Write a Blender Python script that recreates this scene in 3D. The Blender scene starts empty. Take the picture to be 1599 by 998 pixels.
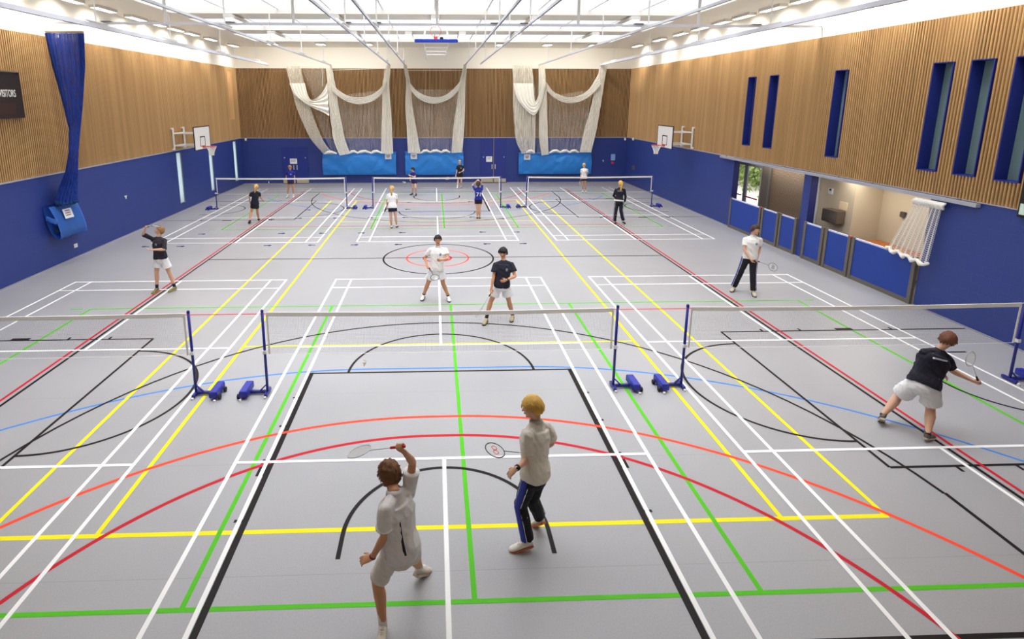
import bpy, bmesh, math, random
from mathutils import Vector, Matrix, noise
random.seed(7)
SC = bpy.context.scene
COL = SC.collection
V = Vector
PI = math.pi

# ------------------------------------------------------------------ camera, world, big lights, exposure
CAM_LOC = V((-0.1093, -9.4369, 5.1319)); YAW, PITCH, ROLL = 0.0351, 0.2039, 0.0
FPX, PPX, PPY = 887.06, 709.63, 341.67
_f = V((math.sin(YAW)*math.cos(PITCH), math.cos(YAW)*math.cos(PITCH), -math.sin(PITCH)))
_r = V((math.cos(YAW), -math.sin(YAW), 0)); _u = _r.cross(_f)
cd = bpy.data.cameras.new('camera'); cam = bpy.data.objects.new('camera', cd); COL.objects.link(cam)
M = Matrix((_r, _u, -_f)).transposed().to_4x4(); M.translation = CAM_LOC; cam.matrix_world = M
cd.sensor_fit = 'HORIZONTAL'; cd.sensor_width = 36; cd.lens = FPX/1599*36
cd.shift_x = (799.5-PPX)/1599; cd.shift_y = -(499-PPY)/1599
cd.clip_start = .05; cd.clip_end = 300
SC.camera = cam
SC.view_settings.view_transform = 'Standard'; SC.view_settings.look = 'None'
SC.view_settings.gamma = 1; SC.view_settings.use_curve_mapping = False
SC.view_settings.exposure = 1.25
SC.cycles.max_bounces = 8; SC.cycles.diffuse_bounces = 5; SC.cycles.transparent_max_bounces = 24
SC.cycles.sample_clamp_indirect = 6

SKY_HOR, SKY_ZEN, SKY_POW = .52, 2.9, 4.5
W = bpy.data.worlds.new('overcast_sky'); SC.world = W; W.use_nodes = True
bg = W.node_tree.nodes['Background']; bg.inputs[0].default_value = (.985, .985, 1, 1)
# overcast sky: brightest overhead, falling towards the horizon
_n = W.node_tree.nodes; _l = W.node_tree.links
_g = _n.new('ShaderNodeNewGeometry'); _s = _n.new('ShaderNodeSeparateXYZ'); _l.new(_g.outputs['Incoming'], _s.inputs[0])
_a = _n.new('ShaderNodeMath'); _a.operation = 'ABSOLUTE'; _l.new(_s.outputs[2], _a.inputs[0])
_p = _n.new('ShaderNodeMath'); _p.operation = 'POWER'; _p.inputs[1].default_value = SKY_POW; _l.new(_a.outputs[0], _p.inputs[0])
_m = _n.new('ShaderNodeMath'); _m.operation = 'MULTIPLY_ADD'; _m.inputs[1].default_value = SKY_ZEN; _m.inputs[2].default_value = SKY_HOR
_l.new(_p.outputs[0], _m.inputs[0]); _l.new(_m.outputs[0], bg.inputs[1])

XL, XR, YB, YF = -12.16, 12.18, 26.7, -11.5       # hall inside faces
ZB, ZW, ZC = 2.885, 7.11, 8.35                      # top of blue, top of slats, ceiling
SKY_X = (-9.85, 9.75)
SKY_Y = [(19.75, 23.3), (14.65, 18.25), (9.5, 13.15), (4.4, 8.05), (-2.3, 2.95)]  # last bay lies out of view, lengthened to brighten the near floor
def area(name, loc, sx, sy, power, direction=(0, 0, -1), spread=None, portal=False, color=(1, 1, 1)):
    l = bpy.data.lights.new(name, 'AREA'); l.shape = 'RECTANGLE'; l.size = sx; l.size_y = sy; l.energy = power; l.color = color
    if spread: l.spread = spread
    if portal: l.cycles.is_portal = True
    o = bpy.data.objects.new(name, l); COL.objects.link(o); o.location = loc
    o.rotation_euler = V(direction).to_track_quat('-Z', 'Y').to_euler()
    return o
for a, b in SKY_Y:
    area('daylight_portal', ((SKY_X[0]+SKY_X[1])/2, (a+b)/2, ZC+.02), SKY_X[1]-SKY_X[0], b-a, 1, portal=True)

# ------------------------------------------------------------------ materials
def lin(c):
    return tuple(((x/255/12.92) if x/255 <= .04045 else ((x/255+.055)/1.055)**2.4) for x in c)+(1,)
MATS = {}
def mat(name, rgb, rough=.6, metal=0, spec=.5, nscale=0, namt=0, bump=0, bscale=60, emit=None, trans=0, alpha=None, stretch=None, coat=0):
    if name in MATS: return MATS[name]
    m = bpy.data.materials.new(name); m.use_nodes = True; nt = m.node_tree; N = nt.nodes; L = nt.links
    p = N['Principled BSDF']; c = lin(rgb)
    p.inputs['Base Color'].default_value = c; p.inputs['Roughness'].default_value = rough; p.inputs['Metallic'].default_value = metal
    p.inputs['Specular IOR Level'].default_value = spec
    if coat: p.inputs['Coat Weight'].default_value = coat
    if trans: p.inputs['Transmission Weight'].default_value = trans
    if nscale or bump:
        tc = N.new('ShaderNodeTexCoord'); mp = N.new('ShaderNodeMapping'); L.new(tc.outputs['Object'], mp.inputs[0])
        if stretch: mp.inputs['Scale'].default_value = stretch
    if nscale:
        nz = N.new('ShaderNodeTexNoise'); nz.inputs['Scale'].default_value = nscale; nz.inputs['Detail'].default_value = 4
        L.new(mp.outputs[0], nz.inputs['Vector'])
        mx = N.new('ShaderNodeMix'); mx.data_type = 'RGBA'
        mx.inputs[6].default_value = tuple(x*(1-namt) for x in c[:3])+(1,); mx.inputs[7].default_value = tuple(min(1, x*(1+namt)) for x in c[:3])+(1,)
        L.new(nz.outputs[0], mx.inputs[0]); L.new(mx.outputs[2], p.inputs['Base Color'])
    if bump:
        nb = N.new('ShaderNodeTexNoise'); nb.inputs['Scale'].default_value = bscale; L.new(mp.outputs[0], nb.inputs['Vector'])
        b = N.new('ShaderNodeBump'); b.inputs['Strength'].default_value = bump; b.inputs['Distance'].default_value = .01
        L.new(nb.outputs[0], b.inputs['Height']); L.new(b.outputs[0], p.inputs['Normal'])
    if emit:
        p.inputs['Emission Color'].default_value = c; p.inputs['Emission Strength'].default_value = emit
    if alpha is not None: p.inputs['Alpha'].default_value = alpha
    MATS[name] = m
    return m

def mat_glass(name, tint=(1, 1, 1), gloss=.08):
    m = bpy.data.materials.new(name); m.use_nodes = True; nt = m.node_tree; N = nt.nodes; L = nt.links
    N.remove(N['Principled BSDF']); t = N.new('ShaderNodeBsdfTransparent'); t.inputs[0].default_value = tuple(tint)+(1,)
    g = N.new('ShaderNodeBsdfGlossy'); g.inputs['Roughness'].default_value = .05
    mx = N.new('ShaderNodeMixShader'); mx.inputs[0].default_value = gloss
    L.new(t.outputs[0], mx.inputs[1]); L.new(g.outputs[0], mx.inputs[2]); L.new(mx.outputs[0], N['Material Output'].inputs[0])
    MATS[name] = m
    return m

def mat_net(name, rgb, cover, scale=(60, 60, 6), contrast=.5):
    """knotted netting seen from afar: strands that cover only part of the surface"""
    m = bpy.data.materials.new(name); m.use_nodes = True; nt = m.node_tree; N = nt.nodes; L = nt.links
    p = N['Principled BSDF']; p.inputs['Base Color'].default_value = lin(rgb); p.inputs['Roughness'].default_value = .8
    tc = N.new('ShaderNodeTexCoord'); mp = N.new('ShaderNodeMapping'); mp.inputs['Scale'].default_value = scale
    nz = N.new('ShaderNodeTexNoise'); nz.inputs['Scale'].default_value = 1; nz.inputs['Detail'].default_value = 2
    L.new(tc.outputs['Object'], mp.inputs[0]); L.new(mp.outputs[0], nz.inputs['Vector'])
    r = N.new('ShaderNodeMapRange'); r.inputs[1].default_value = .3; r.inputs[2].default_value = .7
    r.inputs[3].default_value = max(0, cover-contrast*.5); r.inputs[4].default_value = min(1, cover+contrast*.5)
    L.new(nz.outputs[0], r.inputs[0])
    t = N.new('ShaderNodeBsdfTransparent'); mx = N.new('ShaderNodeMixShader')
    L.new(r.outputs[0], mx.inputs[0]); L.new(t.outputs[0], mx.inputs[1]); L.new(p.outputs[0], mx.inputs[2])
    L.new(mx.outputs[0], N['Material Output'].inputs[0]); MATS[name] = m
    return m

def mat_block(name, rgb, axis):
    """painted blockwork, fine coursing in bump"""
    m = mat(name, rgb, rough=.5, nscale=2.2, namt=.06); nt = m.node_tree; N = nt.nodes; L = nt.links; p = N['Principled BSDF']
    tc = N.new('ShaderNodeTexCoord'); s = N.new('ShaderNodeSeparateXYZ'); c = N.new('ShaderNodeCombineXYZ')
    L.new(tc.outputs['Object'], s.inputs[0]); L.new(s.outputs[axis], c.inputs[0]); L.new(s.outputs[2], c.inputs[1])
    b = N.new('ShaderNodeTexBrick'); b.inputs['Scale'].default_value = 1; b.inputs['Brick Width'].default_value = .44
    b.inputs['Row Height'].default_value = .215; b.inputs['Mortar Size'].default_value = .006; b.inputs['Mortar Smooth'].default_value = .3
    b.inputs['Color1'].default_value = b.inputs['Color2'].default_value = (1, 1, 1, 1); b.inputs['Mortar'].default_value = (0, 0, 0, 1)
    L.new(c.outputs[0], b.inputs['Vector'])
    bp = N.new('ShaderNodeBump'); bp.inputs['Strength'].default_value = .5; bp.inputs['Distance'].default_value = .006
    L.new(b.outputs['Color'], bp.inputs['Height']); L.new(bp.outputs[0], p.inputs['Normal'])
    return m

def mat_slats(name, rgb, axis, pitch):
    """oak battens: tone differs from batten to batten, grain runs up them"""
    m = bpy.data.materials.new(name); m.use_nodes = True; nt = m.node_tree; N = nt.nodes; L = nt.links; p = N['Principled BSDF']
    p.inputs['Roughness'].default_value = .5
    tc = N.new('ShaderNodeTexCoord'); s = N.new('ShaderNodeSeparateXYZ'); L.new(tc.outputs['Object'], s.inputs[0])
    d = N.new('ShaderNodeMath'); d.operation = 'DIVIDE'; d.inputs[1].default_value = pitch; L.new(s.outputs[axis], d.inputs[0])
    fl = N.new('ShaderNodeMath'); fl.operation = 'FLOOR'; L.new(d.outputs[0], fl.inputs[0])
    wn = N.new('ShaderNodeTexWhiteNoise'); wn.noise_dimensions = '1D'; L.new(fl.outputs[0], wn.inputs['W'])
    mp = N.new('ShaderNodeMapping'); mp.inputs['Scale'].default_value = (60, 60, 2.5); L.new(tc.outputs['Object'], mp.inputs[0])
    nz = N.new('ShaderNodeTexNoise'); nz.inputs['Scale'].default_value = 1; L.new(mp.outputs[0], nz.inputs['Vector'])
    ad = N.new('ShaderNodeMath'); ad.operation = 'ADD'; L.new(wn.outputs[0], ad.inputs[0]); L.new(nz.outputs[0], ad.inputs[1])
    hf = N.new('ShaderNodeMath'); hf.operation = 'MULTIPLY'; hf.inputs[1].default_value = .5; L.new(ad.outputs[0], hf.inputs[0])
    c = lin(rgb); mx = N.new('ShaderNodeMix'); mx.data_type = 'RGBA'
    mx.inputs[6].default_value = (c[0]*.78, c[1]*.74, c[2]*.68, 1); mx.inputs[7].default_value = (min(1, c[0]*1.22), c[1]*1.22, c[2]*1.2, 1)
    L.new(hf.outputs[0], mx.inputs[0]); L.new(mx.outputs[2], p.inputs['Base Color']); MATS[name] = m
    return m

def mat_floor():
    m = bpy.data.materials.new('vinyl_floor'); m.use_nodes = True; nt = m.node_tree; N = nt.nodes; L = nt.links; p = N['Principled BSDF']
    tc = N.new('ShaderNodeTexCoord')
    n1 = N.new('ShaderNodeTexNoise'); n1.inputs['Scale'].default_value = .35; n1.inputs['Detail'].default_value = 3; L.new(tc.outputs['Object'], n1.inputs['Vector'])
    n2 = N.new('ShaderNodeTexNoise'); n2.inputs['Scale'].default_value = 55; n2.inputs['Detail'].default_value = 3; L.new(tc.outputs['Object'], n2.inputs['Vector'])
    ad = N.new('ShaderNodeMath'); ad.operation = 'ADD'; L.new(n1.outputs[0], ad.inputs[0]); L.new(n2.outputs[0], ad.inputs[1])
    mr = N.new('ShaderNodeMapRange'); mr.inputs[1].default_value = .7; mr.inputs[2].default_value = 1.3; L.new(ad.outputs[0], mr.inputs[0])
    mx = N.new('ShaderNodeMix'); mx.data_type = 'RGBA'; mx.inputs[6].default_value = lin(FLOOR_A); mx.inputs[7].default_value = lin(FLOOR_B)
    L.new(mr.outputs[0], mx.inputs[0])
    # welded seams between the rolls of vinyl, across the hall
    s = N.new('ShaderNodeSeparateXYZ'); L.new(tc.outputs['Object'], s.inputs[0])
    a = N.new('ShaderNodeMath'); a.operation = 'ADD'; a.inputs[1].default_value = 4.03+40; L.new(s.outputs[1], a.inputs[0])
    mo = N.new('ShaderNodeMath'); mo.operation = 'MODULO'; mo.inputs[1].default_value = 2.0; L.new(a.outputs[0], mo.inputs[0])
    lt = N.new('ShaderNodeMath'); lt.operation = 'LESS_THAN'; lt.inputs[1].default_value = .008; L.new(mo.outputs[0], lt.inputs[0])
    sm = N.new('ShaderNodeMath'); sm.operation = 'MULTIPLY'; sm.inputs[1].default_value = .3; L.new(lt.outputs[0], sm.inputs[0])
    m2 = N.new('ShaderNodeMix'); m2.data_type = 'RGBA'; m2.inputs[7].default_value = (.12, .12, .13, 1)
    L.new(sm.outputs[0], m2.inputs[0]); L.new(mx.outputs[2], m2.inputs[6]); L.new(m2.outputs[2], p.inputs['Base Color'])
    p.inputs['Roughness'].default_value = .42; p.inputs['Specular IOR Level'].default_value = .5
    p.inputs['Coat Weight'].default_value = .3; p.inputs['Coat Roughness'].default_value = .3
    bp = N.new('ShaderNodeBump'); bp.inputs['Strength'].default_value = .06; bp.inputs['Distance'].default_value = .003
    L.new(n2.outputs[0], bp.inputs['Height']); L.new(bp.outputs[0], p.inputs['Normal']); MATS['vinyl_floor'] = m
    return m
FLOOR_A, FLOOR_B = (152, 152, 155), (164, 164, 167)

# ------------------------------------------------------------------ mesh helpers (all shapes are given in world metres)
def finish(name, bm, m, parent=None, smooth=False, origin=None, props=None):
    me = bpy.data.meshes.new(name)
    if parent is not None: org = parent['_org'] if '_org' in parent else tuple(parent.location)
    elif origin is not None: org = origin
    else:
        xs = [v.co for v in bm.verts]
        org = ((min(p.x for p in xs)+max(p.x for p in xs))/2, (min(p.y for p in xs)+max(p.y for p in xs))/2, min(p.z for p in xs))
    bmesh.ops.translate(bm, verts=bm.verts, vec=-V(org))
    bm.normal_update(); bm.to_mesh(me); bm.free()
    if smooth:
        for p in me.polygons: p.use_smooth = True
    for mm in (m if isinstance(m, (list, tuple)) else [m]): me.materials.append(mm)
    o = bpy.data.objects.new(name, me); COL.objects.link(o)
    if parent is not None:
        o.parent = parent; ORG[o] = tuple(org)
    else:
        o.location = org; ORG[o] = tuple(org)
    return o
ORG = {}
def child(name, bm, m, parent, smooth=False):
    """a mesh part whose shape is in world metres, under an unrotated parent"""
    me = bpy.data.meshes.new(name); org = ORG[parent]
    bmesh.ops.translate(bm, verts=bm.verts, vec=-V(org)); bm.normal_update(); bm.to_mesh(me); bm.free()
    if smooth:
        for p in me.polygons: p.use_smooth = True
    for mm in (m if isinstance(m, (list, tuple)) else [m]): me.materials.append(mm)
    o = bpy.data.objects.new(name, me); COL.objects.link(o); o.parent = parent; ORG[o] = org
    return o
def thing(name, label, cat, loc, group=None):
    o = bpy.data.objects.new(name, None); COL.objects.link(o); o.location = loc; o.empty_display_size = .1
    o['label'] = label; o['category'] = cat
    if group: o['group'] = group
    ORG[o] = tuple(loc)
    return o
def tag(o, label, cat, group=None):
    o['label'] = label; o['category'] = cat
    if group: o['group'] = group
    return o
def struct(name, bm, m, smooth=False, parent=None):
    if parent is not None: return child(name, bm, m, parent, smooth)
    o = finish(name, bm, m, smooth=smooth, origin=(0, 0, 0)); o['kind'] = 'structure'
    return o
def dup(root, delta, label=None, group=None, rotz=0, pivot=None, mirror=False):
    r = root.copy(); COL.objects.link(r); r.location = V(root.location)+V(delta); ORG[r] = tuple(r.location)
    if rotz: r.rotation_euler = (0, 0, rotz)
    if label: r['label'] = label
    if group: r['group'] = group
    for ch in list(root.children):
        c = ch.copy(); COL.objects.link(c); c.parent = r
        for g in list(ch.children):
            d = g.copy(); COL.objects.link(d); d.parent = c
    return r

def box(bm, x0, x1, y0, y1, z0, z1, bevel=0):
    b2 = bmesh.new() if bevel else bm
    vs = [b2.verts.new((x, y, z)) for x in (x0, x1) for y in (y0, y1) for z in (z0, z1)]
    for f in ((0, 1, 3, 2), (4, 6, 7, 5), (0, 4, 5, 1), (2, 3, 7, 6), (0, 2, 6, 4), (1, 5, 7, 3)): b2.faces.new([vs[i] for i in f])
    if bevel:
        bmesh.ops.bevel(b2, geom=list(b2.edges), offset=bevel, segments=2, affect='EDGES')
        me = bpy.data.meshes.new('t'); b2.to_mesh(me); b2.free(); bm.from_mesh(me); bpy.data.meshes.remove(me)
    return bm
def quad(bm, *ps):
    return bm.faces.new([bm.verts.new(p) for p in ps])
def frame(t, lat):
    t = t.normalized(); lat = V(lat)
    lat = lat - t*lat.dot(t)
    if lat.length < 1e-4:
        lat = t.orthogonal()
    lat.normalize(); return lat, t.cross(lat)
def chain(bm, pts, rad, lat=(1, 0, 0), n=12, dome=True, flat_ends=(False, False)):
    """closed tube through pts; rad scalars or (along lat, across)"""
    pts = [V(p) for p in pts]; rings = []
    rad = [(r, r) if not isinstance(r, (tuple, list)) else r for r in rad]
    P = list(pts); R = list(rad)
    if dome:
        if not flat_ends[0]:
            t = (pts[0]-pts[1]).normalized(); a = min(R[0]); P = [P[0]+t*a*.8, P[0]+t*a*.45]+P; R = [(R[0][0]*.45, R[0][1]*.45), (R[0][0]*.85, R[0][1]*.85)]+R
        if not flat_ends[1]:
            t = (pts[-1]-pts[-2]).normalized(); a = min(R[-1]); k = R[-1]; P = P+[P[-1]+t*a*.45, P[-1]+t*a*.8]; R = R+[(k[0]*.85, k[1]*.85), (k[0]*.45, k[1]*.45)]
    for i, p in enumerate(P):
        t = (P[min(i+1, len(P)-1)]-P[max(i-1, 0)]); a, b = frame(t, lat)
        rings.append([bm.verts.new(p+a*(R[i][0]*math.cos(2*PI*k/n))+b*(R[i][1]*math.sin(2*PI*k/n))) for k in range(n)])
    for A, B in zip(rings, rings[1:]):
        for k in range(n): bm.faces.new((A[k], A[(k+1) % n], B[(k+1) % n], B[k]))
    bm.faces.new(rings[0][::-1]); bm.faces.new(rings[-1])
    return bm
def tube(bm, a, b, r, n=8): return chain(bm, [a, b], [r, r], n=n, dome=False, lat=(.3, .9, .1))
def bar(bm, a, b, w, h, up=(0, 0, 1)):
    """rectangular bar from a to b"""
    a, b = V(a), V(b); t = (b-a).normalized(); s, q = frame(t, up)
    vs = [bm.verts.new(p+s*(h/2*i)+q*(w/2*j)) for p in (a, b) for i in (-1, 1) for j in (-1, 1)]
    for f in ((0, 1, 3, 2), (4, 6, 7, 5), (0, 4, 5, 1), (2, 3, 7, 6), (0, 2, 6, 4), (1, 5, 7, 3)): bm.faces.new([vs[i] for i in f])
    bmesh.ops.recalc_face_normals(bm, faces=bm.faces[-6:] if hasattr(bm.faces, '__getitem__') and False else list(bm.faces)[-6:])
    return bm
def ellipsoid(bm, c, r, ax=None, seg=16, ring=10, shape=None):
    ax = ax or (V((1, 0, 0)), V((0, 1, 0)), V((0, 0, 1))); c = V(c)
    rows = []
    for i in range(1, ring):
        th = PI*i/ring; row = []
        for k in range(seg):
            ph = 2*PI*k/seg; p = [math.sin(th)*math.cos(ph), math.sin(th)*math.sin(ph), math.cos(th)]
            if shape: p = shape(p)
            row.append(bm.verts.new(c+ax[0]*(p[0]*r[0])+ax[1]*(p[1]*r[1])+ax[2]*(p[2]*r[2])))
        rows.append(row)
    def pole(z):
        p = [0, 0, z]
        if shape: p = shape(p)
        return bm.verts.new(c+ax[0]*(p[0]*r[0])+ax[1]*(p[1]*r[1])+ax[2]*(p[2]*r[2]))
    t, b = pole(1), pole(-1)
    for A, B in zip(rows, rows[1:]):
        for k in range(seg): bm.faces.new((A[k], B[k], B[(k+1) % seg], A[(k+1) % seg]))
    for k in range(seg):
        bm.faces.new((t, rows[0][k], rows[0][(k+1) % seg])); bm.faces.new((b, rows[-1][(k+1) % seg], rows[-1][k]))
    return bm
def remesh(bm, voxel, smooth=3, folds=None, keep=None):
    """union of the closed shapes in bm as one continuous surface"""
    bmesh.ops.recalc_face_normals(bm, faces=bm.faces)
    me = bpy.data.meshes.new('t'); bm.to_mesh(me); bm.free()
    o = bpy.data.objects.new('t', me); COL.objects.link(o)
    r = o.modifiers.new('r', 'REMESH'); r.mode = 'VOXEL'; r.voxel_size = voxel
    if smooth:
        s = o.modifiers.new('s', 'SMOOTH'); s.iterations = smooth; s.factor = .5
    dg = bpy.context.evaluated_depsgraph_get(); e = o.evaluated_get(dg).to_mesh()
    b2 = bmesh.new(); b2.from_mesh(e)
    bpy.data.objects.remove(o); bpy.data.meshes.remove(me)
    if folds:
        amp, fr, st = folds; b2.normal_update()
        for v in b2.verts:
            q = v.co*fr; q = V((q.x+1.3*q.z*st, q.y-.9*q.z*st, q.z*.45))
            k = noise.noise(q)+.5*noise.noise(q*2.1)
            v.co += v.normal*(amp*(1-2*abs(k)*1.6))
    return b2
def grid_rects(u0, u1, z0, z1, holes):
    us = sorted({u0, u1}|{h[i] for h in holes for i in (0, 1)}); zs = sorted({z0, z1}|{h[i] for h in holes for i in (2, 3)})
    us = [u for u in us if u0 <= u <= u1]; zs = [z for z in zs if z0 <= z <= z1]; out = []
    for a, b in zip(us, us[1:]):
        for c, d in zip(zs, zs[1:]):
            m = ((a+b)/2, (c+d)/2)
            if not any(h[0] < m[0] < h[1] and h[2] < m[1] < h[3] for h in holes): out.append((a, b, c, d))
    return out
def text_mesh(txt, size, extrude=.004):
    cu = bpy.data.curves.new('t', 'FONT'); cu.body = txt; cu.size = size; cu.extrude = extrude; cu.align_x = 'CENTER'; cu.align_y = 'CENTER'
    o = bpy.data.objects.new('t', cu); COL.objects.link(o)
    dg = bpy.context.evaluated_depsgraph_get(); me = o.evaluated_get(dg).to_mesh(); bm = bmesh.new(); bm.from_mesh(me)
    bpy.data.objects.remove(o); bpy.data.curves.remove(cu)
    return bm
def place(bm, origin, ex, ey, ez=None, sx=1, sy=1):
    ex, ey = V(ex).normalized(), V(ey).normalized(); ez = ex.cross(ey)
    for v in bm.verts: v.co = V(origin)+ex*(v.co.x*sx)+ey*(v.co.y*sy)+ez*v.co.z
    return bm
ORDN = ['first', 'second', 'third', 'fourth', 'fifth', 'sixth', 'seventh', 'eighth', 'ninth', 'tenth', 'eleventh', 'twelfth', 'thirteenth', 'fourteenth', 'fifteenth', 'sixteenth', 'seventeenth', 'eighteenth', 'nineteenth']

# common materials
M_WHITE = mat('white_paint', (242, 238, 228), .7)
M_CEIL = mat('ceiling_paint', (238, 233, 220), .8)
M_BLUE_X = mat_block('blue_blockwork_sides', (42, 62, 136), 1)
M_BLUE_Y = mat_block('blue_blockwork_end', (40, 60, 134), 0)
M_BLUEP = mat('blue_board', (22, 62, 158), .55, nscale=6, namt=.08)
M_REVEAL = mat('dark_blue_reveal', (18, 28, 96), .6)
M_SLATX = mat_slats('oak_battens_sides', (186, 150, 103), 1, .085)
M_SLATY = mat_slats('oak_battens_end', (180, 144, 100), 0, .085)
M_BACK = mat('dark_batten_backing', (52, 33, 21), .9)
M_GREY = mat('grey_metal', (112, 106, 98), .5, .2)
M_STEEL = mat('light_steel', (196, 198, 206), .35, .6)
M_WMETAL = mat('white_metal', (232, 232, 230), .45)
M_NAVY = mat('navy_powder_coat', (26, 32, 130), .4)
M_BLACK = mat('black_rubber', (24, 24, 26), .7)
M_TAPE = mat('white_net_tape', (236, 234, 228), .8)
M_LAMP = mat('lamp_diffuser', (255, 250, 240), .5, emit=2.2)
M_TRIM = mat('pale_trim', (176, 178, 190), .5, .3)
# ------------------------------------------------------------------ floor and its lines
fl = struct('floor', (lambda b: (quad(b, (XL-.02, YF, 0), (XR+.02, YF, 0), (XR+.02, YB+.02, 0), (XL-.02, YB+.02, 0)), b)[1])(bmesh.new()), mat_floor())
M_LW = mat('line_white', (245, 245, 244), .5, spec=.2); M_LY = mat('line_yellow', (246, 232, 10), .5, spec=.2); M_LG = mat('line_green', (84, 190, 22), .5, spec=.2)
M_LK = mat('line_black', (28, 22, 22), .5, spec=.15); M_LR = mat('line_red', (196, 16, 36), .5, spec=.2); M_LO = mat('line_orange', (252, 76, 44), .5, spec=.2); M_LB = mat('line_blue', (58, 132, 214), .5, spec=.2)
class Lines:
    def __init__(s, z): s.bm = bmesh.new(); s.z = z
    def seg(s, a, b, w=.056):
        s.z += .000012
        a, b = V((a[0], a[1], s.z)), V((b[0], b[1], s.z)); t = (b-a).normalized(); n = V((-t.y, t.x, 0))*(w/2)
        quad(s.bm, a-n, b-n, b+n, a+n)
    def poly(s, pts, w=.05, close=False):
        s.z += .000012
        P = [V((p[0], p[1], s.z)) for p in pts]; N = len(P); L, R = [], []
        for i in range(N):
            t = (P[min(i+1, N-1)]-P[max(i-1, 0)]) if not close else P[(i+1) % N]-P[i-1]
            t.normalize(); n = V((-t.y, t.x, 0))*(w/2); L.append(s.bm.verts.new(P[i]-n)); R.append(s.bm.verts.new(P[i]+n))
        for i in range(N if close else N-1):
            j = (i+1) % N; s.bm.faces.new((L[i], L[j], R[j], R[i]))
    def arc(s, c, r, a0, a1, w=.05, n=48, post=0):
        s.poly([(c[0]+r*math.cos(math.radians(a0+(a1-a0)*i/n)), c[1]+r*math.sin(math.radians(a0+(a1-a0)*i/n))) for i in range(n+1)], w)
    def circle(s, c, r, w=.05, n=96): s.poly([(c[0]+r*math.cos(2*PI*i/n), c[1]+r*math.sin(2*PI*i/n)) for i in range(n)], w, True)
YM = 8.955
def mir(pt, k): return (pt[0], pt[1] if k == 0 else 2*YM-pt[1])
wh, ye, gr, bk, rd, og, bl = Lines(.0030), Lines(.0012), Lines(.0015), Lines(.0018), Lines(.0024), Lines(.0021), Lines(.0009)
for cy in (0, 17.92):
    for cx in (-7.5, 0, 7.5):
        for x in (-3.025, -2.575, 2.575, 3.025): wh.seg((cx+x, cy-6.72), (cx+x, cy+6.72))
        for y in (-6.68, -5.92, -1.98, 1.98, 5.92, 6.68): wh.seg((cx-3.05, cy+y), (cx+3.05, cy+y))
        for q in (-1, 1): wh.seg((cx, cy+q*1.98), (cx, cy+q*6.68))
for k in (0, 1):
    S = lambda L, a, b, w=.056: L.seg(mir(a, k), mir(b, k), w)
    A = lambda L, c, r, a0, a1, w=.05: L.arc(mir(c, k), r, a0 if k == 0 else -a0, a1 if k == 0 else -a1, w)
    # green netball rectangles
    S(gr, (-8.85, -4.43), (9.43, -4.43), .06); S(gr, (-8.8, 4.45), (9.43, 4.45), .05)
    for x in (-8.8, -2.75, .28, 3.35, 9.42): S(gr, (x, -4.45), (x, 4.45), .06)
    S(gr, (-9.3, 4.45), (-9.0, 4.45), .05); S(gr, (9.62, 4.45), (9.85, 4.45), .05)
    # red and black court sides
    S(rd, (-7.6, 3.95), (7.66, 3.95), .05)
    # basketball keys of the long court
    for x in (-2.5, 2.5):
        S(bk, (x, -5.02), (x, .79), .08)
        s = 1 if x > 0 else -1
        for y in (-.15, -1.05, -3.17): S(bk, (x, y), (x+s*.14, y), .05)
        S(bk, (x+s*.07, -2.3), (x+s*.07, -1.92), .15)
    S(bk, (-2.53, .76), (2.53, .76), .05); A(bk, (0, .76), 1.8, 0, 180)
    A(bk, (0, -3.45), 1.25, 0, 180, .055); S(bk, (-1.25, -3.82), (-1.25, -3.44), .055); S(bk, (1.25, -3.82), (1.25, -3.44), .055)
    S(bk, (-7.6, -5.0), (7.6, -5.0), .06)
    A(bk, (0, -3.45), 6.68, 4, 176); S(bk, (6.68, -5), (6.68, -2.97)); S(bk, (-6.68, -5), (-6.68, -2.97))
    # handball style arcs
    def capsule(L, half, cy, r, w, amax):
        pts = [(half+r*math.sin(math.radians(a)), cy+r*math.cos(math.radians(a))) for a in [i*amax/40 for i in range(41)]]
        L.poly([mir((-x, y), k) for x, y in pts[::-1]]+[mir(p, k) for p in pts], w)
    capsule(bl, 1.5, -8.1, 9, .05, 58); capsule(og, .2, -8.0, 7.15, .06, 62); capsule(rd, .15, -6.4, 5.0, .06, 80)
    # keys of the cross courts
    for s, xk, yc in ((-1, -6.34, .09), (1, 6.37, .02)):
        xw = s*12.1
        for q in (-1, 1):
            S(bk, (xk, yc+q*2.44), (xw, yc+q*2.44), .05)
            for d in (.97, 1.86, 4.0): S(bk, (xk+s*d, yc+q*2.44), (xk+s*d, yc+q*2.57), .05)
            S(bk, (xk+s*2.7, yc+q*2.5), (xk+s*3.1, yc+q*2.5), .12)
        S(bk, (xk, yc-2.44), (xk, yc+2.44), .05)
        A(bk, (xk, yc), 1.8, 90, 270 if s > 0 else -90)
        A(bk, (s*10.6, 0), 1.25, 90, 270 if s > 0 else -90)
        for q in (-1, 1): S(bk, (s*10.6, q*1.25), (s*10.97, q*1.25), .05)
for s in (-1, 1):
    rd.seg((s*7.73, -5), (s*7.73, 24.1), .055); bk.seg((s*7.6, -5), (s*7.6, 22.9), .055)
    for x in (4.22, 5.56): ye.seg((s*x, -3.36), (s*x, 20.25), .06)
ye.seg((-5.59, -3.36), (5.59, -3.36), .07); ye.seg((-4.2, 2.04), (4.2, 2.04), .05); ye.seg((-4.2, 14.86), (4.2, 14.86), .05); ye.seg((-5.59, 20.25), (5.59, 20.25), .05)
bk.seg((-7.6, YM), (7.6, YM), .05); bk.circle((0, YM-.02), 1.83, .06); og.circle((-.03, YM-.02), 1.03, .05); rd.circle((-.04, YM-.05), .46, .06)
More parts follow.
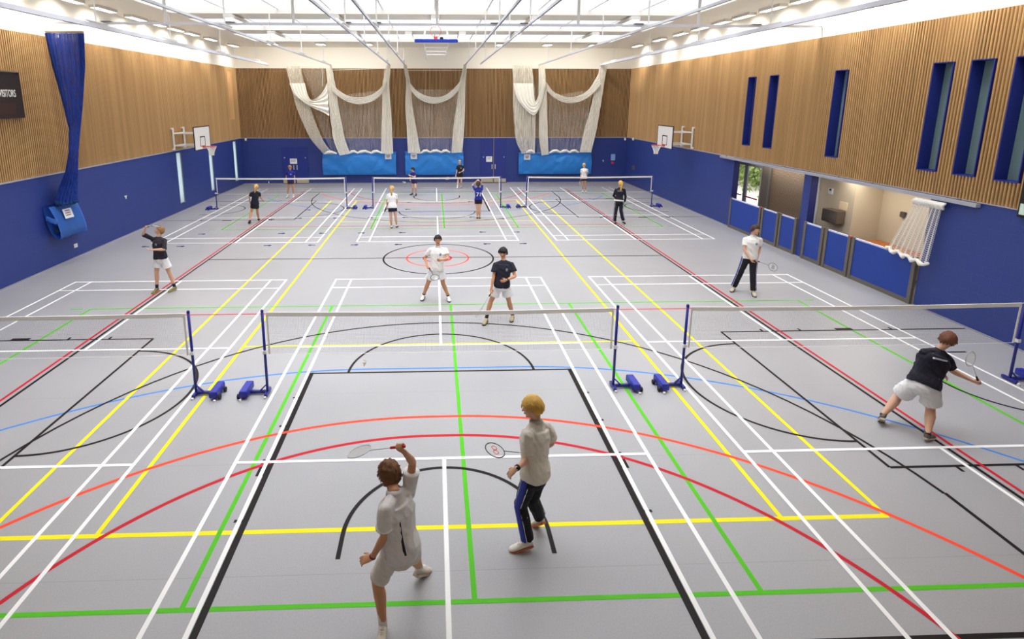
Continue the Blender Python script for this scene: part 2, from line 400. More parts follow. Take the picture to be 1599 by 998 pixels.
for n, L, m in (('white_line_marking', wh, M_LW), ('yellow_line_marking', ye, M_LY), ('green_line_marking', gr, M_LG), ('black_line_marking', bk, M_LK),
                ('red_line_marking', rd, M_LR), ('orange_line_marking', og, M_LO), ('blue_line_marking', bl, M_LB)):
    struct(n, L.bm, m, parent=fl)
ORG[fl] = (0, 0, 0)

# ------------------------------------------------------------------ walls
PITCH_S = .085
def slat_wall(name, axis, fixed, sgn, u0, u1, z0, z1, holes, m_slat):
    """axis 1: wall in the y-z plane at x = fixed facing sgn; axis 0: wall in the x-z plane at y = fixed"""
    def P(u, d, z): return (fixed+sgn*d, u, z) if axis == 1 else (u, fixed+sgn*d, z)
    bm = bmesh.new()
    n = int((u1-u0)/PITCH_S); prof = [(-.023, 0), (-.023, .030), (-.016, .046), (0, .053), (.016, .046), (.023, .030), (.023, 0)]
    for i in range(n):
        u = (math.floor(u0/PITCH_S)+1+i+.5)*PITCH_S
        if u > u1-.02: break
        zs = [(z0, z1)]
        for h in holes:
            if h[0]-.02 < u < h[1]+.02:
                zs = [q for a, b in zs for q in ((a, min(b, h[2])), (max(a, h[3]), b)) if q[1]-q[0] > .02]
        for a, b in zs:
            lo = [bm.verts.new(P(u+p[0], p[1], a)) for p in prof]; hi = [bm.verts.new(P(u+p[0], p[1], b)) for p in prof]
            for k in range(6): bm.faces.new((lo[k], lo[k+1], hi[k+1], hi[k]))
            bm.faces.new(lo); bm.faces.new(hi)
    for f in bm.faces: f.material_index = 1
    return bm
def plane_wall(axis, fixed, u0, u1, z0, z1, holes, bm=None):
    bm = bm or bmesh.new(); P = lambda u, z: (fixed, u, z) if axis == 1 else (u, fixed, z)
    for a, b, c, d in grid_rects(u0, u1, z0, z1, holes): quad(bm, P(a, c), P(b, c), P(b, d), P(a, d))
    return bm
UPW = [(12.47, 12.95), (10.98, 11.5), (7.52, 8.05), (4.03, 4.57), (3.02, 3.55), (2.01, 2.54)]
UPZ = (3.44, 6.05)
HOLES_R_UP = [(a, b, UPZ[0], UPZ[1]) for a, b in UPW]
LSTRIP = [(17.55, 18.05), (21.4, 21.88), (25.2, 25.7)]
HOLES_L = [(a, b, .4, 2.76) for a, b in LSTRIP]
OPEN_R = [(8.92, 13.42), (4.02, 8.55)]
HOLES_R_LO = [(a, b, .0, 2.80) for a, b in OPEN_R]
HOLE_LU = [(25.1, 25.85, 4.07, 6.9)]

wl = struct('wall_left', plane_wall(1, XL, YF, YB, 0, ZB, HOLES_L), M_BLUE_X)
wr = struct('wall_right', plane_wall(1, XR, YF, YB, 0, ZB, HOLES_R_LO), M_BLUE_X)
wb = struct('wall_back', plane_wall(0, YB, XL, XR, 0, ZB, []), M_BLUE_Y)
wf = struct('wall_front', plane_wall(0, YF, XL, XR, 0, ZC, []), mat('cream_wall', (206, 196, 178), .8))
for nm, ax, fx, sg, u0, u1, holes, ms, par in (('timber_cladding', 1, XL-.03, 1, YF, YB+.05, HOLE_LU, M_SLATX, wl), ('timber_cladding', 1, XR+.03, -1, YF, YB+.05, HOLES_R_UP, M_SLATX, wr), ('timber_cladding', 0, YB+.03, -1, XL-.05, XR+.05, [], M_SLATY, wb)):
    b = plane_wall(ax, fx, u0, u1, ZB, ZW, holes); nb = len(b.faces)
    b2 = slat_wall(nm, ax, fx, sg, u0, u1, ZB+.02, ZW, holes, ms)
    me = bpy.data.meshes.new('t'); b2.to_mesh(me); b2.free(); b.from_mesh(me); bpy.data.meshes.remove(me)
    ORG[par] = (0, 0, 0); child(nm, b, [M_BACK, ms], par)
# white plaster band above the battens, a hand's breadth proud of them
for nm, ax, fx, u0, u1, par in (('plaster_band', 1, XL-.02, YF, YB+.05, wl), ('plaster_band', 1, XR+.02, YF, YB+.05, wr), ('plaster_band', 0, YB+.02, XL-.05, XR+.05, wb)):
    child(nm, plane_wall(ax, fx, u0, u1, ZW, ZC+.01, []), M_WHITE, par)
b = bmesh.new()
# trims
box(b, XL, XL+.025, YF, YB, ZB-.02, ZB+.02); struct('trim_1', b, M_TRIM)
b = bmesh.new(); box(b, XR-.025, XR, YF, 13.5, ZB-.0, ZB+.02); box(b, XR-.025, XR, 13.5, YB, ZB-.02, ZB+.02); struct('trim_2', b, M_TRIM)
b = bmesh.new(); box(b, XL, XR, YB-.025, YB, ZB-.02, ZB+.02); struct('trim_3', b, M_TRIM)
M_SK = mat('pale_skirting', (150, 150, 160), .5)
b = bmesh.new(); box(b, XL, XL+.03, YF, YB, 0, .025); struct('baseboard_left', b, M_SK)
b = bmesh.new(); box(b, XR-.03, XR, YF, 4.0, 0, .025); box(b, XR-.03, XR, 13.45, YB, 0, .025); struct('baseboard_right', b, M_SK)
b = bmesh.new(); box(b, XL, 2.85, YB-.03, YB, 0, .05); box(b, 4.5, XR, YB-.03, YB, 0, .05); struct('baseboard_back', b, M_SK)

# ceiling slab with its long rooflights
holes = [(SKY_X[0], SKY_X[1], a, b) for a, b in SKY_Y]
b = bmesh.new()
for a, c, d, e in grid_rects(XL-.05, XR+.05, YF, YB+.05, holes): quad(b, (a, d, ZC), (a, e, ZC), (c, e, ZC), (c, d, ZC))
ce = struct('ceiling', b, M_CEIL); ORG[ce] = (0, 0, 0)
b = bmesh.new()
for (a, c) in SKY_Y:
    x0, x1 = SKY_X
    for p, q in (((x0, a), (x1, a)), ((x1, a), (x1, c)), ((x1, c), (x0, c)), ((x0, c), (x0, a))):
        quad(b, (*p, ZC), (*q, ZC), (*q, ZC+.16), (*p, ZC+.16))
child('rooflight_kerb', b, M_WHITE, ce)
M_SKYG = mat_glass('rooflight_glass', (.97, .98, 1), .04)
for i, (a, c) in enumerate(SKY_Y):
    b = bmesh.new(); quad(b, (SKY_X[0], a, ZC+.14), (SKY_X[1], a, ZC+.14), (SKY_X[1], c, ZC+.14), (SKY_X[0], c, ZC+.14))
    w = struct('window_%d' % (i+1), b, M_SKYG); ORG[w] = (0, 0, 0)
    b = bmesh.new()
    for k in range(1, 10):
        x = SKY_X[0]+(SKY_X[1]-SKY_X[0])*k/10; box(b, x-.025, x+.025, a, c, ZC+.15, ZC+.18)
    child('glazing_bar', b, M_WMETAL, w)
WIN_N = len(SKY_Y)

# tall slots in the battened right wall: deep blue reveals, dull blind behind the glass
M_BLIND = mat('grey_green_blind', (128, 150, 150), .8, emit=None)
M_GL = mat_glass('clear_glass', (.92, .96, .96), .06)
for i, (a, c) in enumerate(UPW):
    z0, z1 = UPZ; X0, X1 = XR, XR+.28; b = bmesh.new()
    for y in (a, c): box(b, X0-.02, X1, y-.012, y+.012, z0, z1)
    box(b, X0-.02, X1, a, c, z0-.012, z0+.012); box(b, X0-.02, X1, a, c, z1-.012, z1+.012)
    w = struct('window_%d' % (WIN_N+1+i), b, mat('royal_blue_lining', (26, 40, 128), .5)); ORG[w] = (0, 0, 0)
    b = bmesh.new(); quad(b, (X1-.02, a, z0), (X1-.02, c, z0), (X1-.02, c, z1), (X1-.02, a, z1)); child('pane', b, M_GL, w)
    b = bmesh.new(); box(b, X1, X1+.02, a, c, z0, z1); child('blind', b, M_BLIND, w)
WIN_N += len(UPW)
# narrow floor-height slots of the left wall: pale frosted glass, dark reveal
M_FROST = bpy.data.materials.new('pale_blue_frosted_glass'); M_FROST.use_nodes = True
_N = M_FROST.node_tree.nodes; _N.remove(_N['Principled BSDF']); _t = _N.new('ShaderNodeBsdfTranslucent'); _t.inputs[0].default_value = (.42, .52, .55, 1)
M_FROST.node_tree.links.new(_t.outputs[0], _N['Material Output'].inputs[0])
for i, (a, c) in enumerate(LSTRIP):
    b = bmesh.new(); z0, z1 = .4, 2.76
    for y in (a, c): box(b, XL-.22, XL+.005, y-.015, y+.015, z0, z1)
    box(b, XL-.22, XL+.03, a-.015, c+.015, z0-.02, z0); box(b, XL-.22, XL, a, c, z1, z1+.02)
    w = struct('window_%d' % (WIN_N+1+i), b, mat('window_lining', (120, 128, 140), .6)); ORG[w] = (0, 0, 0)
    b = bmesh.new(); quad(b, (XL-.03, a, z0), (XL-.03, c, z0), (XL-.03, c, z1), (XL-.03, a, z1)); child('pane', b, M_FROST, w)
WIN_N += 3
a, c, z0, z1 = HOLE_LU[0]; b = bmesh.new(); box(b, XL-.06, XL-.03, a, c, z0, z1)
for y in (a, c): box(b, XL-.05, XL+.02, y-.01, y+.01, z0, z1)
w = struct('window_%d' % (WIN_N+1), b, mat('peach_lit_reveal', (214, 170, 120), .8)); WIN_N += 1  # flat panel coloured like the lit reveal of a high window recess

# ------------------------------------------------------------------ openings with spectator rooms behind the right wall
T = XR+.24; b = bmesh.new()
for y0, y1 in OPEN_R:
    for y in (y0, y1): quad(b, (XR, y, 0), (T, y, 0), (T, y, 2.8), (XR, y, 2.8))
    quad(b, (XR, y0, 2.8), (T, y0, 2.8), (T, y1, 2.8), (XR, y1, 2.8))
quad(b, (T, 8.55, 0), (T, 8.92, 0), (T, 8.92, 2.8), (T, 8.55, 2.8))
child('opening_reveal', b, M_REVEAL, wr)
M_CORR = mat('corridor_cream', (198, 184, 160), .8)
XA = 13.0
b = bmesh.new()
quad(b, (XR, 2.5, -.001), (16.5, 2.5, -.001), (16.5, 15.2, -.001), (XR, 15.2, -.001)); struct('floor_corridor', b, mat('corridor_floor', (120, 112, 104), .6))
b = bmesh.new(); quad(b, (XR+.0, 2.5, 2.84), (16.5, 2.5, 2.84), (16.5, 15.2, 2.84), (XR, 15.2, 2.84)); struct('ceiling_corridor', b, M_CORR)
b = bmesh.new(); quad(b, (T, 15.2, 0), (XA, 15.2, 0), (XA, 15.2, 2.84), (T, 15.2, 2.84)); struct('wall_corridor_end', b, M_CORR)
b = bmesh.new()   # partition: cream wall with the roller shutter beside it
quad(b, (XA, 7.62, 0), (XA, 9.28, 0), (XA, 9.28, 2.84), (XA, 7.62, 2.84)); quad(b, (XA, 7.62, 0), (13.9, 7.62, 0), (13.9, 7.62, 2.84), (XA, 7.62, 2.84))
quad(b, (13.9, 2.5, 0), (13.9, 7.62, 0), (13.9, 7.62, 2.84), (13.9, 2.5, 2.84)); quad(b, (T, 2.5, 0), (13.9, 2.5, 0), (13.9, 2.5, 2.84), (T, 2.5, 2.84))
struct('wall_corridor', b, M_CORR)
b = bmesh.new(); box(b, XA-.04, XA+.04, 9.24, 9.5, 0, 2.84); struct('trim_4', b, mat('pale_door_frame', (206, 210, 206), .5))
# roller shutter
st = thing('roller_shutter', 'closed brown slatted roller shutter behind the far opening of the right wall', 'shutter', (XA, 10.8, 0))
b = bmesh.new(); z = .0
while z < 2.8:
    quad(b, (XA, 9.5, z), (XA, 12.1, z), (XA-.012, 12.1, z+.035), (XA-.012, 9.5, z+.035)); quad(b, (XA-.012, 9.5, z+.035), (XA-.012, 12.1, z+.035), (XA, 12.1, z+.05), (XA, 9.5, z+.05)); z += .05
child('slats', b, mat('shutter_brown', (128, 108, 86), .5, .3), st)
for ya, yb_ in ((9.5, 9.56), (12.08, 12.2)): b = bmesh.new(); box(b, XA-.06, XA+.02, ya, yb_, 0, 2.8); child('guide_rail', b, M_GREY, st)
b = bmesh.new(); box(b, XA-.04, XA+.1, 12.2, 12.7, 0, 2.84); struct('trim_5', b, mat('dark_column', (96, 86, 76), .6))
# glazed doors to the outside
for i, (y0, y1) in enumerate(((12.74, 13.82), (13.95, 14.9))):
    b = bmesh.new()
    for y in (y0, y1): box(b, XA-.03, XA+.03, y-.05, y+.05, 0, 2.6)
    box(b, XA-.03, XA+.03, y0, y1, 0, .12); box(b, XA-.03, XA+.03, y0, y1, 2.5, 2.84)
    d = struct('door_%d' % (i+1), b, mat('door_frame_grey', (150, 150, 146), .5)); ORG[d] = (0, 0, 0)
    b = bmesh.new(); quad(b, (XA, y0, .1), (XA, y1, .1), (XA, y1, 2.5), (XA, y0, 2.5)); child('pane', b, M_GL, d)
    b = bmesh.new(); box(b, XA-.09, XA-.05, y0+.08, y1-.08, 1.2, 1.25); child('push_bar', b, mat('red_bar', (190, 60, 50), .5), d)
area('corridor_fill_light', (12.75, 6.4, 2.8), .9, 3.2, 26, color=(1, .93, .82))  # unseen fill lights, added to brighten the rooms behind the openings
area('corridor_fill_light', (12.72, 11.2, 2.8), .4, 3.0, 10, color=(1, .95, .88))
b = bmesh.new(); quad(b, (XA+.2, 10, -.02), (40, 10, -.02), (40, 45, -.02), (XA+.2, 45, -.02)); tag(finish('terrace', b, mat('pale_paving', (226, 214, 206), .8)), 'pale pink paving outside the glazed doors', 'paving')
# shrub outside
bs = thing('shrub', 'green shrub outside the glazed door, seen over the paving', 'shrub', (20, 25, 0))
b = bmesh.new(); rnd = random.Random(3)
for i in range(5200):
    c = V((20+rnd.gauss(0, 1.3), 25+rnd.uniform(-6, 6), .1+abs(rnd.gauss(0, 1)) * 1.6)); s = rnd.uniform(.07, .16)
    d = V((rnd.gauss(0, 1), rnd.gauss(0, 1), rnd.gauss(0, 1))).normalized(); e = d.orthogonal()*s; q = d.cross(e)
    b.faces.new([b.verts.new(c+e), b.verts.new(c+q*.5), b.verts.new(c-e), b.verts.new(c-q*.5)])
child('foliage', b, mat('shrub_leaves', (120, 140, 62), .6, nscale=3, namt=.4), bs)
for k in range(10):
    x, y = 20+rnd.uniform(-.6, .6), 19.5+k*1.2; b = bmesh.new(); tube(b, (x, y, 0), (x+rnd.uniform(-.2, .2), y, 1.8), .05)
    child('stem', b, mat('bark', (90, 70, 50), .9), bs)

# barriers in front of the openings
def barrier(label, y0, y1, group='blue barrier panels along the right wall'):
    t = thing('barrier_panel', label, 'barrier', (XR-.03, (y0+y1)/2, 0), group)
    b = bmesh.new(); box(b, XR-.055, XR-.02, y0, y1, .12, 1.2); child('panel', b, M_BLUEP, t)
    b = bmesh.new(); box(b, XR-.06, XR-.015, y0+.03, y1-.03, 1.19, 1.235); child('top_strip', b, mat('pale_top_strip', (206, 212, 240), .5), t)
    b = bmesh.new()
    box(b, XR-.075, XR, y0-.03, y0+.08, 0, 1.25); child('post', b, M_GREY, t)
    b = bmesh.new(); box(b, XR-.075, XR, y1-.08, y1+.03, 0, 1.25); child('post', b, M_GREY, t)
    b = bmesh.new(); box(b, XR-.065, XR-.01, y0, y1, .0, .12); child('bottom_rail', b, M_GREY, t)
    return t
barrier('wide blue barrier panel below the glazed doors, farthest along the right wall', 11.12, 13.3)
barrier('narrow blue barrier panel in grey frame below the left part of the roller shutter', 9.99, 10.98)
barrier('narrow blue barrier panel in grey frame next to the blue pier, shutter side', 8.97, 9.86)
barrier('narrow blue barrier panel in grey frame below the pale door frame, just past the pier', 7.6, 8.5)
barrier('blue barrier panel in grey frame below the steel hand-dryer box', 6.42, 7.46)
barrier('widest blue barrier panel in grey frame, below the hanging white net', 4.1, 6.3)
for y in (11.05, 6.37):
    b = bmesh.new(); chain(b, [(XR-.085, y-.03, 1.24), (XR-.085, y+.03, 1.24)], [.022, .022], n=10)
    tag(finish('latch', b, mat('red_latch', (214, 32, 46), .4), smooth=True), 'red latch on the barrier post %s' % ('below the roller shutter edge' if y > 8 else 'nearest the hanging white net'), 'latch', 'red latches on the barriers')
# curtain rail over the openings
t = thing('curtain_rail', 'long pale grey curtain rail above the openings in the right wall', 'rail', (XR-.1, 8.5, 2.8))
b = bmesh.new(); box(b, XR-.14, XR-.03, 2.7, 14.4, 2.79, 2.87); child('rail', b, M_TRIM, t)
for k in range(9): b = bmesh.new(); box(b, XR-.05, XR, 3.2+k*1.35, 3.26+k*1.35, 2.8, 2.9); child('bracket', b, M_GREY, t)
# things in the rooms behind
t = thing('hand_dryer', 'steel box hand dryer on the cream wall behind the near opening', 'hand dryer', (XA-.15, 8.24, 1.25))
b = bmesh.new(); box(b, XA-.3, XA, 7.9, 8.6, 1.27, 1.68, .015); child('body', b, mat('brushed_steel_dark', (120, 108, 98), .4, .6), t)
b = bmesh.new(); box(b, XA-.02, XA, 7.88, 8.22, 1.72, 1.97); tag(finish('notice', b, mat('cream_notice', (236, 212, 180), .7)), 'cream notice above the steel hand dryer', 'notice')
b = bmesh.new(); box(b, XA-.03, XA, 8.6, 8.82, 2.12, 2.32, .01); tag(finish('light_switch', b, M_WMETAL), 'white switch plate on the cream wall left of the steel hand dryer', 'switch')
b = bmesh.new(); box(b, XA-.045, XA-.028, 8.68, 8.74, 2.24, 2.3); tag(finish('switch_knob', b, M_BLACK), 'small dark knob on the white switch plate above the hand dryer', 'knob')
t = thing('bench', 'slatted orange wooden bench in the room behind the hanging white net', 'bench', (13.5, 6.2, 0))
for k in range(4):
    b = bmesh.new(); box(b, 13.18+k*.16, 13.31+k*.16, 4.6, 7.4, .84, .88, .004); child('slat', b, mat('orange_wood', (176, 104, 42), .5), t)
for y in (4.8, 6.0, 7.2):
    b = bmesh.new(); box(b, 13.2, 13.78, y, y+.06, 0, .84); child('leg', b, M_GREY, t)
b = bmesh.new(); box(b, 13.82, 13.9, 6.62, 6.8, 1.74, 1.9, .01); tag(finish('socket_box', b, mat('dark_socket', (80, 72, 66), .5)), 'small dark socket box on the cream wall deep inside the near opening', 'socket')

# back wall double doors
def ddoor(n, xc, seam):
    b = bmesh.new(); box(b, xc-.82, xc-.004, YB-.04, YB-.005, .02, 2.3 if not seam else ZB-.02); box(b, xc+.004, xc+.82, YB-.04, YB-.005, .02, 2.3 if not seam else ZB-.02)
    d = struct('door_%d' % n, b, mat('blue_door', (30, 48, 132), .45)); ORG[d] = (0, 0, 0)
    for s in (-1, 1):
        b = bmesh.new(); box(b, xc+s*.42-.38, xc+s*.42+.38, YB-.05, YB-.035, .05, .28); child('kick_plate', b, mat('kick_plate', (206, 196, 172), .4, .3), d)
        b = bmesh.new(); box(b, xc+s*.1-.03, xc+s*.1+.03, YB-.07, YB-.04, .9, 1.2); child('door_handle', b, M_STEEL, d)
        b = bmesh.new(); chain(b, [(xc+s*.65, YB-.06, 1.66), (xc+s*.65, YB-.04, 1.66)], [.035, .035], n=12, dome=False, lat=(1, 0, 0)); child('vision_stud', b, mat('pale_stud', (170, 206, 240), .4), d)
    if seam:
        b = bmesh.new(); box(b, xc-.03, xc+.015, YB-.06, YB-.03, .02, ZB-.02); child('edge_strip', b, mat('bronze_strip', (150, 128, 100), .4, .4), d)
    return d
ddoor(3, 3.66, True); ddoor(4, -8.88, False)
def sheet(name, label, cat, x0, x1, z0, z1, m, marks=None):
    t = thing(name, label, cat, ((x0+x1)/2, YB-.045, z0))
    b = bmesh.new(); box(b, x0, x1, YB-.055, YB-.042, z0, z1); child('sheet', b, m, t)
    if marks:
        b = bmesh.new()
        for i in range(marks): box(b, x0+.06, x1-.06-.05*(i % 2), YB-.06, YB-.054, z1-.1-i*.08, z1-.07-i*.08)
        child('printed_lines', b, mat('faint_print', (130, 130, 126), .7), t)
M_PAPER = mat('white_paper', (234, 236, 238), .7)
sheet('door_sign', 'white paper sign on the left blue double door of the end wall', 'sign', -9.2, -8.76, 1.28, 1.6, M_PAPER, 2)
sheet('door_sign', 'white paper sign on the right blue double door of the end wall', 'sign', 3.18, 3.56, 1.36, 1.7, M_PAPER, 2)
t = thing('safety_sign', 'small pale blue and red safety sign on the end wall near the right corner', 'sign', (11.3, YB-.04, 1.2))
b = bmesh.new(); box(b, 11.2, 11.47, YB-.05, YB-.03, 1.42, 1.82); child('upper_panel', b, mat('pale_blue_sign', (146, 176, 232), .5), t)
b = bmesh.new(); chain(b, [(11.33, YB-.05, 1.27), (11.33, YB-.02, 1.27)], [.09, .09], n=14, dome=False); child('red_knob', b, mat('sign_red', (206, 50, 70), .5), t)

# scoreboard, left wall
t = thing('scoreboard', 'dark scoreboard reading VISITORS high on the left timber wall', 'scoreboard', (XL+.1, 6.7, 4.67))
b = bmesh.new(); box(b, XL+.01, XL+.14, 5.2, 7.82, 4.66, 5.95, .012); child('casing', b, mat('black_brown_casing', (40, 30, 28), .45), t)
b = text_mesh('VISITORS', .33); place(b, (XL+.146, 7.24, 5.34), (0, 1, 0), (0, 0, 1), sx=.47, sy=.86)
for v in b.verts: v.co.x = max(v.co.x, XL+.141)
child('lettering', b, mat('score_letters', (240, 238, 236), .5), t)
b = bmesh.new(); box(b, XL+.14, XL+.145, 6.75, 7.5, 4.78, 5.08); child('digit_window', b, mat('dark_digit_window', (58, 36, 30), .3), t)
b = bmesh.new(); box(b, XL+.02, XL+.16, 5.2, 7.82, 5.93, 5.96); child('top_edge', b, M_GREY, t)
# notice cabinet at right edge
t = thing('notice_cabinet', 'dark framed white display on the right wall at the picture edge', 'display', (XR-.05, 1.2, 2.75))
b = bmesh.new(); box(b, XR-.09, XR-.004, .5, 1.84, 2.76, 3.6, .01); child('casing', b, M_BLACK, t)
b = bmesh.new(); box(b, XR-.1, XR-.08, .54, 1.79, 2.82, 3.05); child('face', b, mat('pale_green_face', (214, 236, 224), .5), t)
# socket plate, corner sensors
b = bmesh.new(); box(b, XL, XL+.02, 9.38, 9.56, .33, .46, .004); tag(finish('wall_socket', b, M_WMETAL), 'white double wall socket low on the blue left wall', 'socket')
for nm, lab, p in (('motion_sensor', 'small white sensor at the top of the blue wall in the left back corner', (XL+.3, YB-.05, 2.78)), ('motion_sensor', 'small white sensor on the end wall by the right back corner', (12.05, YB-.05, 2.75)), ('motion_sensor', 'small white sensor on the right wall by the back corner', (XR-.05, 25.4, 2.84))):
    b = bmesh.new(); ellipsoid(b, p, (.07, .06, .08)); box(b, p[0]-.05, p[0]+.05, p[1]-.01 if p[1] > 26 else p[1]-.05, p[1]+.05, p[2]+.02, p[2]+.09); tag(finish(nm, b, M_WMETAL, smooth=True), lab, 'sensor')
b = bmesh.new(); box(b, XR-.02, XR, 24.9, 25.45, 1.0, 1.25, .005); tag(finish('vent_plate', b, mat('brown_grey_plate', (92, 84, 104), .6)), 'brownish plate on the right blue wall near the back corner', 'plate')
# ------------------------------------------------------------------ lamps on the ceiling
def luminaire(name, label, loc, sx, sy, group, power, h=.1, spread=None, tilt=None):
    x, y, z = loc; t = thing(name, label, 'ceiling light', (x, y, z), group)
    b = bmesh.new(); box(b, x-sx/2, x+sx/2, y-sy/2, y+sy/2, z-h, z); child('housing', b, mat('lamp_housing', (216, 212, 204), .6), t)
    b = bmesh.new(); box(b, x-sx/2+.03, x+sx/2-.03, y-sy/2+.04, y+sy/2-.04, z-h-.008, z-h+.002); child('diffuser', b, M_LAMP, t)
    if power: area('wall_washer_light', (x, y, z-h-.03), sx*.8, sy*.85, power, tilt or (0, 0, -1), spread=spread, color=(1, .95, .86))
    return t
LY = [25.0, 21.6, 19.3, 17.55, 15.8, 14.1, 11.9, 9.95, 8.0, 6.0, 4.0, 2.0, 0.0, -2.2, -4.4, -6.6, -8.8]
RY = [24.3, 21.0, 18.4, 16.4, 14.5, 12.8, 10.9, 9.1, 7.2, 5.3, 3.4, 1.5, -.5, -2.6, -4.8, -7.0, -9.2]
n = 0
for s, ys in ((-1, LY), (1, RY)):
    X = -11.62 if s < 0 else 11.64
    for i, y in enumerate(ys):
        if i < 9:
            side = 'left' if s < 0 else 'right'
            luminaire('wall_washer', 'white box light along the %s wall, %s' % (side, 'nearest the end wall' if i == 0 else ORDN[i]+' from the end wall'),
                      (X, y, ZC), .3, 1.25, 'box lights along the side walls', 0)
        area('wall_washer_light', (X-s*.1, y, ZC-.14), .22, 1.3, 19, (s*.75, 0, -1), spread=2.3, color=(1, .95, .87))
for i, x in enumerate((-9.2, -6.5, -3.85, 3.75, 6.4, 9.1)):
    luminaire('ceiling_lamp', 'small white ceiling light near the end wall, %s from the left' % ORDN[i], (x, 24.3, ZC), .5, .75, 'small lights before the end wall', 34, h=.07, tilt=(0, .5, -1))
for i, (x, y) in enumerate(((-7.7, 13.9), (-3.8, 13.9), (-.05, 13.9), (3.75, 13.9), (7.55, 13.9), (-7.55, 19.0), (-3.8, 19.0), (-1.27, 19.0), (1.22, 19.0), (3.8, 19.0), (7.45, 19.0))):
    row, k, tot = ('nearer', i, 5) if i < 5 else ('farther', i-5, 6)
    luminaire('beam_light', 'long light fitting crossing the %s ceiling beam, %s from the left' % (row, ORDN[k]), (x, y, ZC-.06), .32, 2.1, 'long fittings crossing the ceiling beams', 0, h=.14)

# ------------------------------------------------------------------ curtain tracks
M_RAIL = mat('rail_grey', (226, 228, 238), .5); M_RAILD = mat('rail_dark', (62, 64, 72), .5)
TR = [(-10.0, 7.3), (-6.3, 7.27), (-2.78, 7.3), (-1.86, 7.3), (1.8, 7.33), (2.72, 7.36), (6.3, 7.3), (10.05, 7.32)]
tn = ['the one beside the left wall', 'second from the left', 'third from the left', 'left one of the centre pair', 'right one of the centre pair', 'third from the right', 'second from the right', 'the one beside the right wall']
for i, (x, z) in enumerate(TR):
    t = thing('curtain_track', 'long net track hung from the ceiling, '+tn[i], 'track', (x, 8, z), 'net tracks running the length of the hall')
    w = .10 if i in (0, 7) else .055; h = .12 if i in (0, 7) else .06
    b = bmesh.new(); box(b, x-w/2, x+w/2, -9, 26.1, z-h/2, z+h/2); child('rail', b, M_RAIL, t)
    b = bmesh.new(); box(b, x-w*.17, x+w*.17, -9, 26.12, z-h/2-.006, z-h/2); child('slot', b, M_RAILD, t)
    for y in (-2.5, 2.9, 8.3, 13.1, 18.2, 23.6):
        b = bmesh.new(); tube(b, (x+.06, y, z+h/2), (x+.06, y, ZC), .022); child('hanger_rod', b, M_WMETAL, t)
        b = bmesh.new(); chain(b, [(x+.06, y-.55, z+h/2+.035), (x+.06, y+.55, z+h/2+.035)], [.03, .03], n=10, dome=False, lat=(1, 0, 0)); child('hanger_arm', b, M_WMETAL, t)
t = thing('cross_track', 'horizontal track crossing the whole hall below the ceiling', 'track', (0, 9.0, 7.43))
b = bmesh.new(); box(b, XL, XR, 8.97, 9.04, 7.42, 7.49); child('rail', b, M_RAIL, t)
for x in (-8.25, 8.2, -4.4, 4.4, 0):
    b = bmesh.new(); tube(b, (x, 9.0, 7.49), (x, 9.0, ZC), .045); child('hanger_rod', b, M_WMETAL, t)
for x, z in TR:
    b = bmesh.new(); box(b, x-.14, x+.14, 8.9, 9.11, 7.49, 7.51); child('crossing_plate', b, M_RAILD, t)

# ------------------------------------------------------------------ cricket nets gathered at the end wall
M_NETD = mat_net('white_net_dense', (250, 247, 238), .84, (26, 26, .5), .3)
M_NETT = mat_net('white_net_thin', (240, 236, 226), .17, (30, 30, .25), .3)
M_NETR = mat('white_net_roll', (236, 234, 226), .9, nscale=26, namt=.10, bump=.4, bscale=40)
M_NETS = mat_net('white_net_folded', (250, 248, 240), .95, (20, 20, 8), .12)
M_NETM = mat_net('white_net_medium', (248, 244, 232), .60, (26, 26, .3), .5)
NY = 26.0
def px2w(u, v, y=NY):   # used for hand-measured drape outlines: world x and z on the hanging plane
    d = _r*((u-PPX)/FPX)-_u*((v-PPY)/FPX)+_f; k = (y-CAM_LOC.y)/d.y
    return CAM_LOC.x+d.x*k, CAM_LOC.z+d.z*k
def drape(left, right, yc=NY, pleats=7, depth=.09, nz=26, seed=0):
    """pleated hanging net between two measured edges (lists of (u, v) on the plane y = yc)"""
    L = [px2w(*p, y=yc) for p in left]; R = [px2w(*p, y=yc) for p in right]
    def at(E, t):
        k = t*(len(E)-1); i = min(int(k), len(E)-2); f = k-i
        P0, P1, P2, P3 = E[max(i-1, 0)], E[i], E[i+1], E[min(i+2, len(E)-1)]
        return tuple(.5*((2*P1[j])+(-P0[j]+P2[j])*f+(2*P0[j]-5*P1[j]+4*P2[j]-P3[j])*f*f+(-P0[j]+3*P1[j]-3*P2[j]+P3[j])*f**3) for j in (0, 1))
    b = bmesh.new(); nu = pleats*8; rows = []
    for i in range(nz+1):
        a, c = at(L, i/nz), at(R, i/nz); row = []
        for k in range(nu+1):
            s = k/nu; dp = depth*math.sin(2*PI*pleats*s+seed)+depth*.4*noise.noise(V((s*9, i*.15, seed)))
            row.append(b.verts.new((a[0]+(c[0]-a[0])*s, yc+dp, a[1]+(c[1]-a[1])*s)))
        rows.append(row)
    for A, B in zip(rows, rows[1:]):
        for k in range(nu): b.faces.new((A[k], A[k+1], B[k+1], B[k]))
    return b
